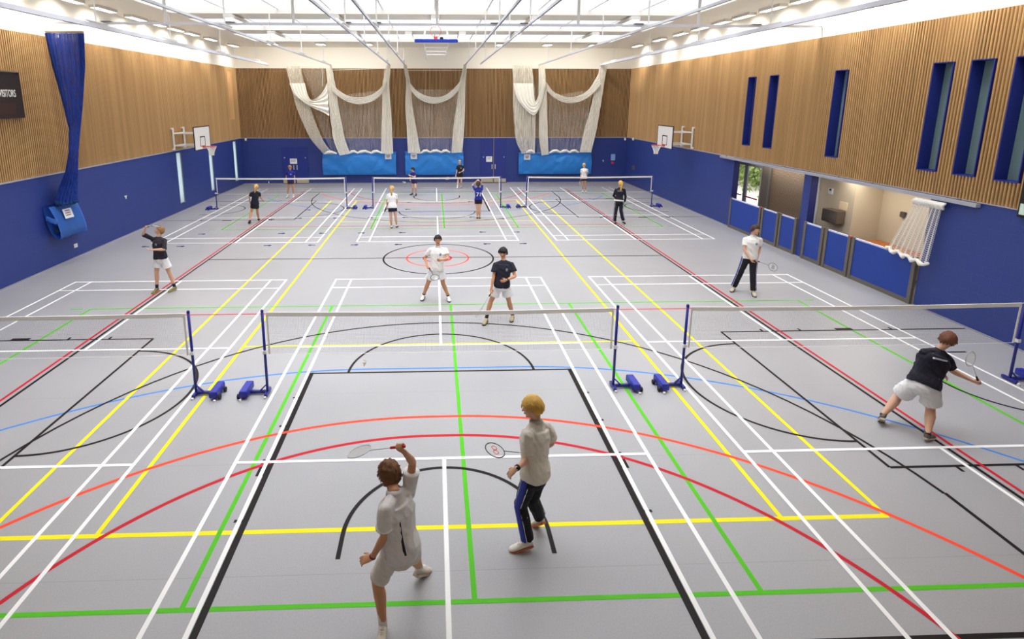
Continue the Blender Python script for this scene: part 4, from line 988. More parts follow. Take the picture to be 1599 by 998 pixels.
# joints of every player, metres: head, neck, shoulders, elbows, wrists, pelvis, hips, knees, ankles, toes (L/R = the person's own)
POSE = {
 'p1': dict(H=1.80, HC=(-0.576,-4.448,1.533), NK=(-0.513,-4.611,1.423), LS=(-0.595,-4.796,1.426), LE=(-0.608,-4.783,1.117), LW=(-0.729,-4.771,0.88), RS=(-0.383,-4.469,1.372), RE=(-0.345,-4.467,1.677), RW=(-0.404,-4.625,1.883), PE=(-0.454,-4.688,0.885), LH=(-0.537,-4.724,0.889), RH=(-0.38,-4.632,0.852), LK=(-0.703,-4.653,0.496), LA=(-0.651,-4.729,0.073), LT=(-0.659,-4.922,0.043), RK=(-0.367,-4.361,0.513), RA=(-0.304,-4.13,0.151), RT=(-0.232,-4.039,-0.001)),
 'p2': dict(H=1.76, HC=(0.991,-3.568,1.709), NK=(1.03,-3.589,1.512), LS=(0.91,-3.749,1.494), LE=(0.924,-3.749,1.192), LW=(0.757,-3.948,1.208), RS=(1.171,-3.476,1.437), RE=(1.258,-3.412,1.155), RW=(1.082,-3.323,0.987), PE=(1.013,-3.73,0.986), LH=(0.949,-3.777,0.963), RH=(1.072,-3.658,0.953), LK=(0.863,-3.689,0.55), LA=(0.944,-3.762,0.129), LT=(0.787,-3.763,0.022), RK=(1.011,-3.596,0.548), RA=(1.14,-3.449,0.181), RT=(1.087,-3.352,0.018)),
 'p3': dict(H=1.72, HC=(-7.573,5.865,1.693), NK=(-7.594,5.82,1.493), LS=(-7.418,5.76,1.455), LE=(-7.361,5.558,1.244), LW=(-7.596,5.432,1.275), RS=(-7.78,5.853,1.467), RE=(-7.923,5.661,1.643), RW=(-7.792,5.558,1.835), PE=(-7.57,5.743,0.963), LH=(-7.484,5.756,0.928), RH=(-7.658,5.774,0.952), LK=(-7.392,5.777,0.516), LA=(-7.318,5.835,0.106), LT=(-7.388,5.666,0.026), RK=(-7.716,5.73,0.534), RA=(-7.748,5.726,0.112), RT=(-7.777,5.549,0.022)),
 'p4': dict(H=1.72, HC=(-0.038,4.906,1.603), NK=(-0.035,4.858,1.396), LS=(0.158,4.856,1.371), LE=(0.206,4.643,1.172), LW=(0.06,4.437,1.199), RS=(-0.226,4.853,1.37), RE=(-0.375,4.892,1.119), RW=(-0.318,4.686,0.979), PE=(-0.071,4.734,0.87), LH=(0.017,4.734,0.879), RH=(-0.16,4.747,0.855), LK=(0.094,4.739,0.473), LA=(0.229,4.83,0.093), LT=(0.249,4.644,0.024), RK=(-0.305,4.787,0.466), RA=(-0.42,4.949,0.1), RT=(-0.465,4.77,0.027)),
 'p5': dict(H=1.74, HC=(1.473,3.339,1.661), NK=(1.481,3.291,1.457), LS=(1.671,3.284,1.415), LE=(1.742,3.152,1.153), LW=(1.527,3.014,1.115), RS=(1.291,3.264,1.42), RE=(1.24,3.169,1.131), RW=(1.184,3.089,0.883), PE=(1.444,3.217,0.929), LH=(1.534,3.241,0.903), RH=(1.359,3.241,0.895), LK=(1.629,3.287,0.494), LA=(1.74,3.4,0.105), LT=(1.688,3.222,0.019), RK=(1.201,3.289,0.509), RA=(1.091,3.219,0.104), RT=(1.021,3.046,0.02)),
 'p6': dict(H=1.76, HC=(8.492,5.172,1.742), NK=(8.451,5.161,1.539), LS=(8.638,5.129,1.499), LE=(8.664,5.152,1.202), LW=(8.56,5.034,0.991), RS=(8.263,5.194,1.494), RE=(8.209,5.078,1.215), RW=(8.311,4.936,1.01), PE=(8.391,5.097,1), LH=(8.486,5.086,0.97), RH=(8.321,5.15,0.95), LK=(8.471,5.003,0.535), LA=(8.484,4.923,0.105), LT=(8.434,4.744,0.022), RK=(8.214,5.188,0.523), RA=(8.143,5.293,0.108), RT=(8.016,5.155,0.034)),
 'p7': dict(H=1.76, HC=(7.773,-1.518,1.521), NK=(7.666,-1.502,1.338), LS=(7.47,-1.481,1.331), LE=(7.62,-1.517,1.068), LW=(7.842,-1.466,0.94), RS=(7.84,-1.494,1.244), RE=(7.994,-1.445,0.988), RW=(8.18,-1.608,0.899), PE=(7.461,-1.573,0.83), LH=(7.399,-1.501,0.795), RH=(7.544,-1.62,0.808), LK=(7.379,-1.253,0.446), LA=(7.084,-1.361,0.185), LT=(7.163,-1.253,0.033), RK=(7.647,-1.572,0.402), RA=(7.438,-1.815,0.124), RT=(7.591,-1.742,0.019)),
 'p8': dict(H=1.66, HC=(-7.728,14.852,1.536), NK=(-7.753,14.816,1.345), LS=(-7.916,14.756,1.319), LE=(-8.044,14.865,1.089), LW=(-8.085,15.003,0.891), RS=(-7.59,14.822,1.296), RE=(-7.623,15.007,1.084), RW=(-7.59,15.189,0.925), PE=(-7.834,14.869,0.85), LH=(-7.92,14.881,0.83), RH=(-7.755,14.908,0.823), LK=(-8.005,14.862,0.441), LA=(-8.012,14.58,0.161), LT=(-8.073,14.663,0.005), RK=(-7.796,15.029,0.44), RA=(-7.834,15.245,0.104), RT=(-7.885,15.416,0.036)),
 'p9': dict(H=1.64, HC=(-7.873,21.282,1.639), NK=(-7.863,21.27,1.447), LS=(-7.697,21.273,1.411), LE=(-7.664,21.343,1.142), LW=(-7.662,21.236,0.922), RS=(-8.026,21.258,1.407), RE=(-8.106,21.327,1.148), RW=(-8.078,21.231,0.925), PE=(-7.864,21.254,0.943), LH=(-7.78,21.279,0.913), RH=(-7.944,21.278,0.908), LK=(-7.769,21.285,0.51), LA=(-7.772,21.32,0.111), LT=(-7.758,21.152,0.025), RK=(-8.017,21.279,0.511), RA=(-8.088,21.302,0.115), RT=(-8.124,21.139,0.026)),
 'p10': dict(H=1.70, HC=(-1.857,13.633,1.623), NK=(-1.857,13.602,1.421), LS=(-2.028,13.61,1.38), LE=(-2.077,13.623,1.091), LW=(-2.093,13.685,0.847), RS=(-1.685,13.592,1.387), RE=(-1.652,13.61,1.098), RW=(-1.686,13.822,0.966), PE=(-1.85,13.519,0.902), LH=(-1.932,13.546,0.874), RH=(-1.761,13.53,0.881), LK=(-1.913,13.475,0.471), LA=(-1.906,13.582,0.078), LT=(-1.915,13.773,0.034), RK=(-1.715,13.493,0.478), RA=(-1.696,13.658,0.105), RT=(-1.675,13.842,0.039)),
 'p11': dict(H=1.62, HC=(-1.317,21.908,1.442), NK=(-1.278,21.858,1.266), LS=(-1.151,21.754,1.236), LE=(-1.186,21.54,1.063), LW=(-1.421,21.548,1.152), RS=(-1.416,21.942,1.227), RE=(-1.477,22.108,1.014), RW=(-1.468,21.928,0.854), PE=(-1.252,21.941,0.785), LH=(-1.187,21.887,0.762), RH=(-1.288,22.016,0.759), LK=(-1.16,21.648,0.456), LA=(-1.133,21.773,0.09), LT=(-1.157,21.601,0.017), RK=(-1.326,21.82,0.427), RA=(-1.363,22.022,0.096), RT=(-1.483,21.896,0.03)),
 'p12': dict(H=1.66, HC=(1.398,24.501,1.564), NK=(1.41,24.482,1.365), LS=(1.58,24.473,1.332), LE=(1.64,24.348,1.083), LW=(1.433,24.251,0.993), RS=(1.244,24.483,1.319), RE=(1.224,24.442,1.033), RW=(1.166,24.408,0.792), PE=(1.42,24.433,0.851), LH=(1.507,24.443,0.832), RH=(1.34,24.46,0.822), LK=(1.488,24.418,0.434), LA=(1.49,24.627,0.095), LT=(1.425,24.461,0.025), RK=(1.3,24.514,0.427), RA=(1.259,24.292,0.101), RT=(1.23,24.12,0.02)),
 'p13': dict(H=1.62, HC=(1.814,15.368,1.554), NK=(1.819,15.344,1.365), LS=(1.657,15.317,1.342), LE=(1.563,15.525,1.5), LW=(1.736,15.49,1.668), RS=(1.982,15.363,1.338), RE=(2,15.566,1.529), RW=(1.891,15.4,1.663), PE=(1.819,15.288,0.875), LH=(1.737,15.304,0.852), RH=(1.9,15.314,0.851), LK=(1.764,15.28,0.46), LA=(1.785,15.358,0.078), LT=(1.793,15.542,0.042), RK=(1.879,15.282,0.459), RA=(1.889,15.36,0.077), RT=(1.911,15.543,0.042)),
 'p14': dict(H=1.66, HC=(8.351,22.391,1.573), NK=(8.369,22.37,1.382), LS=(8.537,22.367,1.351), LE=(8.58,22.42,1.075), LW=(8.541,22.576,0.891), RS=(8.203,22.357,1.35), RE=(8.21,22.423,1.072), RW=(8.164,22.281,0.877), PE=(8.371,22.343,0.877), LH=(8.457,22.361,0.852), RH=(8.29,22.368,0.851), LK=(8.485,22.368,0.453), LA=(8.554,22.541,0.1), LT=(8.527,22.366,0.025), RK=(8.327,22.369,0.453), RA=(8.385,22.546,0.1), RT=(8.338,22.375,0.025)),
 'p15': dict(H=1.68, HC=(7.756,14.156,1.714), NK=(7.745,14.133,1.51), LS=(7.582,14.166,1.455), LE=(7.516,14.236,1.186), LW=(7.655,14.404,1.067), RS=(7.91,14.091,1.459), RE=(7.97,14.047,1.174), RW=(7.938,14.058,0.925), PE=(7.708,14.07,0.992), LH=(7.64,14.113,0.936), RH=(7.8,14.075,0.955), LK=(7.589,14.085,0.516), LA=(7.566,14.064,0.098), LT=(7.668,14.216,0.034), RK=(7.812,14.029,0.543), RA=(7.91,13.967,0.148), RT=(8.023,14.067,0.028)),
}
# racket head centres
RK = dict(p1=(-.871,-4.383,1.749), p2=(.576,-3.484,1.126), p3=(-7.338,5.227,1.963), p4=(-.121,4.167,.822), p5=(.907,2.93,.39), p6=(8.992,4.99,.757), p7=(7.965,-1.737,1.32),
          p10=(-2.264,14.12,.574), p11=(-1.779,21.47,.785), p12=(.633,24.388,.595), p14=(8.224,22.643,.533))
# ------------------------------------------------------------------ people
SKIN = {'a': (206, 150, 120), 'b': (214, 168, 140), 'c': (204, 148, 110), 'd': (214, 170, 146)}
M_EYE = mat('eye_dark', (36, 28, 26), .2); M_EYEW = mat('eye_white', (232, 228, 224), .3)
def lerp(a, b, t): return a+(b-a)*t
def folded_cloth(bm, voxel, amp, freq=9, st=.5, smooth=4): return remesh(bm, voxel, smooth, (amp, freq, st))

def hand(bm, Wp, d, pn, thumb, s, grip=None, curl=24):
    """palm, four fingers, thumb. d: forearm direction, pn: palm faces this way, thumb: side the thumb is on. grip: handle axis"""
    d = d.normalized(); pn = (pn-d*pn.dot(d)).normalized(); th = d.cross(pn)
    if th.dot(thumb) < 0: th = -th
    k = s
    if grip is None:
        chain(bm, [Wp-d*.01*k, Wp+d*.035*k, Wp+d*.085*k], [(.026*k, .019*k), (.037*k, .016*k), (.042*k, .013*k)], lat=th, n=12)
        for i in range(4):
            off = th*((1.5-i)*.0205*k); L = (.92, 1.0, .94, .74)[i]; p = Wp+d*.086*k+off; dr = (d+th*(1.5-i)*.05).normalized(); pts = [p-d*.012*k, p]; rr = [.0095*k, .0092*k]; ang = math.radians(curl*(.8+.12*i))
            for seg, ln in enumerate((.043, .027, .021)):
                ax = dr.cross(pn).normalized(); dr = (dr*math.cos(ang)+pn*math.sin(ang)).normalized(); p = p+dr*ln*L*k; pts.append(p); rr.append((.0085-.0008*seg)*k); pn2 = pn
            chain(bm, pts, rr, lat=th, n=8)
        p = Wp+d*.028*k+th*.026*k; q = (d*.62+th*.62+pn*.35).normalized(); r2 = (d*.85+th*.3+pn*.35).normalized()
        chain(bm, [p-th*.012*k, p+q*.036*k, p+q*.036*k+r2*.032*k, p+q*.036*k+r2*.052*k], [.014*k, .0115*k, .0095*k, .0085*k], n=8)
        return None
    C0 = Wp+d*.078*k+pn*.026*k; a = (grip-C0)
    a = a.normalized(); e1 = (d-a*d.dot(a))
    if e1.length < .3: e1 = (pn-a*pn.dot(a))
    e1.normalize(); e2 = (pn-a*pn.dot(a)-e1*pn.dot(e1)); e2 = a.cross(e1) if e2.length < .1 else e2.normalized()
    chain(bm, [Wp-d*.01*k, Wp+d*.04*k, C0-e2*.026*k+e1*.008*k], [(.026*k, .019*k), (.038*k, .018*k), (.040*k, .015*k)], lat=a, n=12)
    for i in range(4):
        ci = C0+a*((1.3-i)*.0195*k); L = (1, 1.04, 1, .88)[i]; R = .0245*k; pts = []; rr = []
        for j, an in enumerate((-95, -40, 15, 70, 125, 165)):
            q = math.radians(an*L); pts.append(ci+e1*(R*1.15*math.cos(q))+e2*(R*math.sin(q))); rr.append((.0105, .0105, .0098, .0092, .0088, .008)[j]*k)
        chain(bm, pts, rr, lat=a, n=8)
    t0 = Wp+d*.032*k+a*.022*k
    chain(bm, [t0, C0+a*.040*k-e1*.022*k+e2*.002*k, C0+a*.046*k-e1*.012*k+e2*.024*k, C0+a*.040*k+e1*.010*k+e2*.030*k], [.014*k, .0125*k, .0105*k, .009*k], n=8)
    return C0, a

def racket(label, C0, a, L, normal, cf, cg, logo=None):
    a = a.normalized(); n = V(normal); n = (n-a*n.dot(a)).normalized(); w = a.cross(n)
    t = thing('badminton_racket', label, 'racket', C0)
    b = bmesh.new(); chain(b, [C0-a*.055, C0-a*.045, C0+a*.12], [(.0165, .0165), (.014, .014), (.0125, .0125)], n=8, dome=False); child('grip', b, mat('grip_'+cg[0], cg[1], .7), t, True)
    b = bmesh.new(); tube(b, C0+a*.115, C0+a*(L-.13), .0042, 8); child('shaft', b, mat('shaft_'+cf[0], cf[1], .3, .3), t, True)
    H = C0+a*L; N = 44; pts = [H+a*(.132*math.cos(2*PI*i/N))+w*(.103*math.sin(2*PI*i/N)) for i in range(N+1)]
    b = bmesh.new(); chain(b, pts, [(.0045, .0065)]*len(pts), n=6, dome=False, lat=n); child('head_frame', b, mat('frame_'+cf[0], cf[1], .3, .3), t, True)
    b = bmesh.new(); k = -.12
    while k < .121:
        h = .10*math.sqrt(max(0, 1-(k/.13)**2)); bar(b, H+a*k-w*h, H+a*k+w*h, .0012, .0012); k += .0095
    k = -.095
    while k < .0951:
        h = .128*math.sqrt(max(0, 1-(k/.1)**2)); bar(b, H+w*k-a*h, H+w*k+a*h, .0012, .0012); k += .0095
    st = child('strings', b, mat('racket_strings', (226, 226, 222), .5), t)
    if logo:
        b = bmesh.new()
        for dx in (-.03, .03):   # printed mark on the strings
            P = [H+a*(.035*math.cos(q*PI/10))+w*(dx+.026*math.sin(q*PI/10))+n*.002 for q in range(21)]
            chain(b, P, [(.006, .0012)]*21, n=5, dome=False, lat=w)
        child('string_mark', b, mat('mark_'+logo[0], logo[1], .6), t)
    return t

def person(name, label, P, look, skin, hair, top, bottom, shoes, fem=False, vox=.009, build=1.0, hands=None, group=None):
    """P: joint dictionary. The body is one continuous surface; hair, clothes and shoes are its children."""
    J = {k: V(v) for k, v in P.items() if k != 'H'}; H = P['H']; s = H/1.75; bw = build
    base = V((J['PE'].x, J['PE'].y, 0)); t = thing('person', label, 'person', base)
    up = (J['NK']-J['PE']).normalized(); lat = ((J['LS']-J['RS']).normalized()*.6+(J['LH']-J['RH']).normalized()*.4).normalized()
    latS = (J['LS']-J['RS']).normalized(); latH = (J['LH']-J['RH']).normalized(); fwd = lat.cross(up).normalized()
    for q in ('LT', 'RT'): J[q].z = max(J[q].z, .03)
    msk = mat('skin_'+skin, SKIN[skin], .55, nscale=5, namt=.05)
    det = vox < .0095
    # ---- body
    b = bmesh.new()
    tw = [(-.17, .10, .085), (-.06, .155, .11), (.06, .16, .115), (.30, .138, .10), (.52, .146, .108), (.72, .163, .115), (.90, .128, .092), (1.0, .062, .06)]
    if fem: tw = [(-.17, .11, .09), (-.06, .165, .115), (.06, .162, .115), (.32, .118, .092), (.55, .13, .105), (.72, .140, .112), (.90, .112, .085), (1.0, .052, .052)]
    def spine(q): return lerp(J['PE'], J['NK'], q)+fwd*(.015*math.sin(PI*min(1, max(0, q))))*s
    def torso(bm, extra, q0=-1, q1=2, latf=None, flat=False):
        st = [w for w in tw if q0 <= w[0] <= q1]; pts, rad = [], []
        if q0 > -1:
            lo = [w for w in tw if w[0] < q0][-1]; hi = [w for w in tw if w[0] >= q0][0]; f = (q0-lo[0])/(hi[0]-lo[0]); st = [(q0, lerp(lo[1], hi[1], f), lerp(lo[2], hi[2], f))]+st
        n = len(st)
        for w in st: pts.append(spine(w[0])); rad.append(((w[1]*bw+extra)*s, (w[2]*bw+extra)*s))
        Ls = [latH.lerp(latS, min(1, max(0, w[0]))).normalized() for w in st]
        rings = []
        for i, p in enumerate(pts):
            tt = pts[min(i+1, n-1)]-pts[max(i-1, 0)]; a, c = frame(tt, Ls[i]); N = 20
            def se(v): return math.copysign(abs(v)**.85, v)
            rings.append([bm.verts.new(p+a*(rad[i][0]*se(math.cos(2*PI*k/N)))+c*(rad[i][1]*se(math.sin(2*PI*k/N)))) for k in range(N)])
        for A_, B_ in zip(rings, rings[1:]):
            for k in range(20): bm.faces.new((A_[k], A_[(k+1) % 20], B_[(k+1) % 20], B_[k]))
        bm.faces.new(rings[0][::-1]); bm.faces.new(rings[-1])
    torso(b, 0)
    def shoulders(bm, r, ex=0):
        for q in ('LS', 'RS'):
            n0 = J['NK']; S_ = J[q]-up*.012*s
            chain(bm, [n0+up*.012*s, lerp(n0, S_, .45)+up*.004*s, lerp(n0, S_, .8)-up*.006*s, S_-up*.012*s], [(.046*s+ex*.6, .05*s+ex*.6), (.040*s+ex*.8, .050*s+ex*.8), (r*.9*s+ex*.8, r*s+ex*.8), (r*.94*s+ex*.8, r*s+ex*.8)], lat=up, n=12)
    shoulders(b, .043 if not fem else .037)
    look = V(look).normalized(); hu = (up*.6+V((0, 0, 1))*.4); hu = (hu-look*hu.dot(look)).normalized(); hl = hu.cross(look)*-1
    hl = look.cross(hu)*-1   # person's left
    HC = J['HC']; s0 = s; s = s*1.05; HL = lambda x, y, z: HC+(hl*x+look*y+hu*z)*s
    chain(b, [J['NK']-up*.04*s, J['NK']+up*.03*s, HL(0, -.022, -.055)], [.056*s*(.85 if fem else 1), .050*s*(.85 if fem else 1), .052*s*(.85 if fem else 1)], n=14, lat=lat)
    def skull(p):
        x, y, z = p
        if z < 0: x *= 1-.34*(-z)**1.6
        if z < -.1 and y < 0: y *= 1-.55*(-z-.1)
        if z < 0 and y > 0: y *= 1+.04*(-z)
        return (x, y, z)
    hw = 1.0
    ellipsoid(b, HC+look*.004*s, (.076*s, .094*s, .115*s), (hl, look, hu), 24, 16, skull)
    ellipsoid(b, HL(0, .066, -.088), (.024*s, .022*s, .018*s), (hl, look, hu), 10, 8)          # chin
    chain(b, [HL(0, .088, .018), HL(0, .102, -.004), HL(0, .113, -.022)], [.008*s, .0095*s, .0125*s], n=8, lat=hl)  # nose
    for q in (-1, 1):
        ellipsoid(b, HL(q*.075, -.004, -.012), (.009*s, .018*s, .029*s), (hl, look, hu), 10, 8)  # ears
        ellipsoid(b, HL(q*.040, .062, -.030), (.026*s, .020*s, .022*s), (hl, look, hu), 10, 8)  # cheeks
    chain(b, [HL(-.045, .078, .024), HL(0, .092, .022), HL(.045, .078, .024)], [.010*s]*3, n=8, lat=hu)  # brow
    ellipsoid(b, HL(0, .086, -.052), (.024*s, .012*s, .012*s), (hl, look, hu), 10, 8)  # mouth mound
    hd = {}; sH = s; s = s0
    HL = lambda x, y, z: HC+(hl*x+look*y+hu*z)*sH
    for q, sg in (('L', 1), ('R', -1)):
        S, E, Wp = J[q+'S'], J[q+'E'], J[q+'W']; af = .86 if fem else 1
        ua, fa = (E-S), (Wp-E)
        chain(b, [S-up*.022*s, lerp(S, E, .3), lerp(S, E, .65), E], [.042*s*af*bw, .047*s*af*bw, .042*s*af*bw, .037*s*af*bw], n=12)
        chain(b, [E, lerp(E, Wp, .25), lerp(E, Wp, .6), Wp], [.037*s*af*bw, .040*s*af*bw, .032*s*af*bw, (.026*s*af)], n=12)
        Hp, K, A_ = J[q+'H'], J[q+'K'], J[q+'A']
        chain(b, [Hp+up*.02, lerp(Hp, K, .25), lerp(Hp, K, .6), K], [.088*s*bw, .085*s*bw, .070*s*bw, .056*s*bw], n=14)
        back = -fwd if abs(fwd.dot((A_-K).normalized())) < .8 else up
        c1 = lerp(K, A_, .3)+back*.014*s
        chain(b, [K, c1, lerp(K, A_, .6)+back*.008*s, A_+V((0, 0, .01))], [.055*s*bw, .062*s*bw, .049*s*bw, .036*s], n=14)
        Tq = J[q+'T']; chain(b, [A_+V((0, 0, -.01)), lerp(A_, Tq, .6)], [.034*s, .026*s], n=10)
        spec = (hands or {}).get(q, {})
        pnv = spec.get('pn', (0, 0, 0)); pnv = V(pnv) if V(pnv).length > 0 else (-latS*sg*1.0+fwd*.2)
        thm = V(spec.get('th', tuple(fwd)))
        dd = V(spec['d']).normalized() if 'd' in spec else fa.normalized()
        g = V(spec['grip']) if 'grip' in spec else None
        hd[q] = hand(b, Wp, dd, pnv, thm, s*(.92 if fem else 1), g, spec.get('curl', 24))
    body = child('body', remesh(b, vox*.72 if det else vox, 3 if det else 2), msk, t, True)
    # ---- face details
    for q in (-1, 1):
        b = bmesh.new(); ellipsoid(b, HL(q*.031, .0845, .004), (.0125*s, .007*s, .0065*s), (hl, look, hu), 12, 8); e = child('eye', b, M_EYEW, t, True)
        b = bmesh.new(); ellipsoid(b, HL(q*.031, .0895, .004), (.0058*s, .004*s, .0058*s), (hl, look, hu), 10, 8); child('iris', b, M_EYE, e, True)
        b = bmesh.new(); chain(b, [HL(q*.014, .0975, .020), HL(q*.032, .096, .026), HL(q*.050, .086, .020)], [(.0035*s, .0025*s)]*3, n=6, lat=hu); child('eyebrow', b, mat('hair_'+hair['mat'], hair['rgb'], .7), t, True)
    b = bmesh.new(); chain(b, [HL(-.021, .091, -.052), HL(0, .100, -.051), HL(.021, .091, -.052)], [(.0055*s, .004*s)]*3, n=8, lat=hu); child('lips', b, mat('lips', (170, 92, 84), .5), t, True)
    # ---- hair: a cap of locks over the skull, open at the face
    mh = mat('hair_'+hair['mat'], hair['rgb'], .55, nscale=40, namt=.35, bump=.5, bscale=90, stretch=(1, 1, .25)); b = bmesh.new()
    vol = hair.get('vol', .012); front = hair.get('front', .03); low = hair.get('low', -.06); rr = random.Random(hash(name) % 1000 if False else sum(map(ord, name)))
    def cap(p):
        x, y, z = p
        if z < 0: x *= 1-.22*(-z)**1.6
        if z < -.1 and y < 0: y *= 1-.45*(-z-.1)
        return (x, y, z)
    c2 = bmesh.new(); ellipsoid(c2, V((0, 0, 0)), (.076+vol, .094+vol, .115+vol), None, 40, 30, cap)
    kill = []
    for v in c2.verts:
        x, y, z = v.co
        side = abs(x)/.085
        line = front+.0*side if y > .03 else low
        if y > .03: lim = front+(low-front)*max(0, min(1, (.075-y)/.05))*.0+(-.02*max(0, side-.75))
        elif y > -.015: lim = lerp(-.015 if not hair.get('sides') else low, front, (y+.015)/.045)
        else: lim = lerp(low, -.015 if not hair.get('sides') else low, max(0, min(1, (y+.05)/.035)))
        if z < lim+.006*math.sin(x*160+y*90): kill.append(v)
    bmesh.ops.delete(c2, geom=kill, context='VERTS')
    mess = hair.get('mess', .004)
    for v in c2.verts:
        n0 = v.co.normalized(); f = noise.noise(V((v.co.x*38, v.co.y*38, v.co.z*11)))+.6*noise.noise(V((v.co.x*80, v.co.y*80, v.co.z*25)))
        v.co += n0*mess*f*1.6
    bmesh.ops.solidify(c2, geom=list(c2.faces), thickness=-.014)
    for v in c2.verts: v.co = HL(v.co.x, v.co.y, v.co.z)
    me = bpy.data.meshes.new('t'); c2.to_mesh(me); c2.free(); b.from_mesh(me); bpy.data.meshes.remove(me)
    nl = hair.get('locks', 70)
    for i in range(nl):   # separate locks that break the outline
        th = rr.uniform(0, 2*PI); ph = rr.uniform(.05, 1.5); x, y, z = math.sin(ph)*math.cos(th), math.sin(ph)*math.sin(th), math.cos(ph)
        if y > .45 and z*(.115) < front+.012: continue
        p = V((x*(.074+vol), y*(.092+vol), z*(.113+vol))); wd = hair.get('wild', .5); dr = V((rr.gauss(0, wd)+x*.5, rr.gauss(.15, wd)+y*.3, -abs(rr.gauss(.7, .25))-(.5-wd)*2)); dr = (dr-p.normalized()*dr.dot(p.normalized())*.8).normalized()
        ln = hair.get('lock', .035)*rr.uniform(.7, 1.4); q = p+dr*ln*.5+p.normalized()*.006; r2 = p+dr*ln+p.normalized()*hair.get('lift', .004)
        chain(b, [HL(*p), HL(*q), HL(*r2)], [(.009*s, .006*s), (.008*s, .005*s), (.002*s, .002*s)], lat=hl, n=6, dome=False)
    if hair.get('fringe'):
        for i in range(22):
            x = -.06+.12*i/21; z0 = .085; chain(b, [HL(x*.8, .068, z0), HL(x, .094+.004*math.sin(i*2), .045), HL(x*1.1+hair.get('sweep', .01), .098, hair['fringe']+rr.uniform(-.006, .006))], [(.011*s, .008*s), (.010*s, .007*s), (.004*s, .003*s)], lat=hl, n=6)
    child('hair', b, mh, t, True)
    if hair.get('tail'):
        b = bmesh.new(); ln = hair['tail']; tx = hair.get('tx', 0)
        pts = [HL(0, -.085, .045), HL(0, -.125, .035), HL(tx*.3, -.135, -.03), HL(tx*.7, -.125, -.09*ln), HL(tx, -.115, -.19*ln), HL(tx, -.10, -.29*ln)]
        chain(b, pts, [.018*s, .026*s, .034*s, .038*s, .034*s, .012*s], n=14)
        for k in range(26):
            a = 2*PI*k/26; o = (hl*math.cos(a)+look*math.sin(a))*.026*s
            chain(b, [pts[1]+o*.5, pts[3]+o*1.25, pts[4]+o*1.15, pts[5]+o*.6-hu*rr.uniform(0, .03)], [.006*s, .008*s, .007*s, .002*s], n=5)
        child('ponytail', b, mh, t, True)
    if hair.get('bun'):
        b = bmesh.new(); ellipsoid(b, HL(0, -.11, .02), (.035*s, .03*s, .035*s), (hl, look, hu)); child('hair_bun', b, mh, t, True)
    # ---- top
    b = bmesh.new(); ex = .025 if not top.get('loose') else .034
    hem = top.get('hem', -.10); torso(b, ex, q0=hem, q1=.95); shoulders(b, .052 if not fem else .045, .018)
    chain(b, [spine(.80), spine(.90), J['NK']+up*.016*s, J['NK']+up*.034*s], [(.146*s*bw, .118*s*bw), (.128*s*bw, .106*s*bw), (.078*s, .076*s), (.062*s, .060*s)], lat=latS, n=16, dome=False)
    fr = top.get('sleeve', .62); sw = top.get('sw', .066)
    for q in ('L', 'R'):
        S, E, Wp = J[q+'S'], J[q+'E'], J[q+'W']
        if fr <= 1: chain(b, [S-up*.008*s, lerp(S, E, fr*.5), lerp(S, E, fr)], [(.060 if not fem else .053)*s, sw*.92*s*(1 if not fem else .88), (sw+.002)*s*(1 if not fem else .88)], n=14, flat_ends=(False, True))
        else: chain(b, [S, lerp(S, E, .5), E], [.066*s, .058*s, .052*s], n=14); chain(b, [E, lerp(E, Wp, fr-1)], [.052*s, .042*s], n=14, flat_ends=(False, True))
    mt = mat('cloth_'+top['mat'], top['rgb'], .85, bump=.25, bscale=260, nscale=3, namt=.04)
    child(top.get('name', 'shirt'), folded_cloth(b, vox, .0055 if det else .004, freq=8.5, st=.6), mt, t, True)
    if top.get('collar'):
        b = bmesh.new(); cc = J['NK']+up*.026*s; n = 22; r1, r2 = .066*s*(.9 if fem else 1), .082*s*(.9 if fem else 1); a, c = frame(up, latS); rows = []
        for rr_, hh in ((r1, .034), (r1*1.06, .040), (r2, .012), (r2*1.06, -.006)):
            rows.append([b.verts.new(cc+a*(rr_*math.cos(-PI/2*0+2*PI*k/n))+c*(rr_*math.sin(2*PI*k/n))+up*(hh*s*(1 if hh > 0 else 1))-fwd*.004) for k in range(n)])
        for A1, B1 in zip(rows, rows[1:]):
            for k in range(n):
                m = (A1[k].co+A1[(k+1) % n].co)/2-cc
                if m.normalized().dot(fwd) > .93: continue
                b.faces.new((A1[k], A1[(k+1) % n], B1[(k+1) % n], B1[k]))
        bmesh.ops.solidify(b, geom=list(b.faces), thickness=.004)
        child('collar', b, mt, t, True)
    if top.get('band'):   # cuff bands in another colour
        for q in ('L', 'R'):
            S, E = J[q+'S'], J[q+'E']; b = bmesh.new(); p = lerp(S, E, fr); d = (E-S).normalized(); chain(b, [p-d*.012, p+d*.004], [(sw+.007)*s]*2, n=16, dome=False); child('cuff', b, mat('cuff_'+top['band'][0], top['band'][1], .8), t, True)
    if top.get('emblem'):
        qx = top.get('ex', .06); c = spine(.70)+fwd*((.115*bw+ex+.004)*s)+latS*qx*s; b = bmesh.new(); a, cc = frame(fwd, latS)
        ring = [b.verts.new(c+latS*(.026*s*math.cos(2*PI*k/16))+up*(.032*s*math.sin(2*PI*k/16))+fwd*.004) for k in range(16)]; ring2 = [b.verts.new(v.co-fwd*.03) for v in ring]
        b.faces.new(ring)
        for k in range(16): b.faces.new((ring[k], ring[(k+1) % 16], ring2[(k+1) % 16], ring2[k]))
        child('emblem', b, mat('emblem_'+top['emblem'][0], top['emblem'][1], .6), t)
        b = bmesh.new(); c2_ = c+fwd*.006
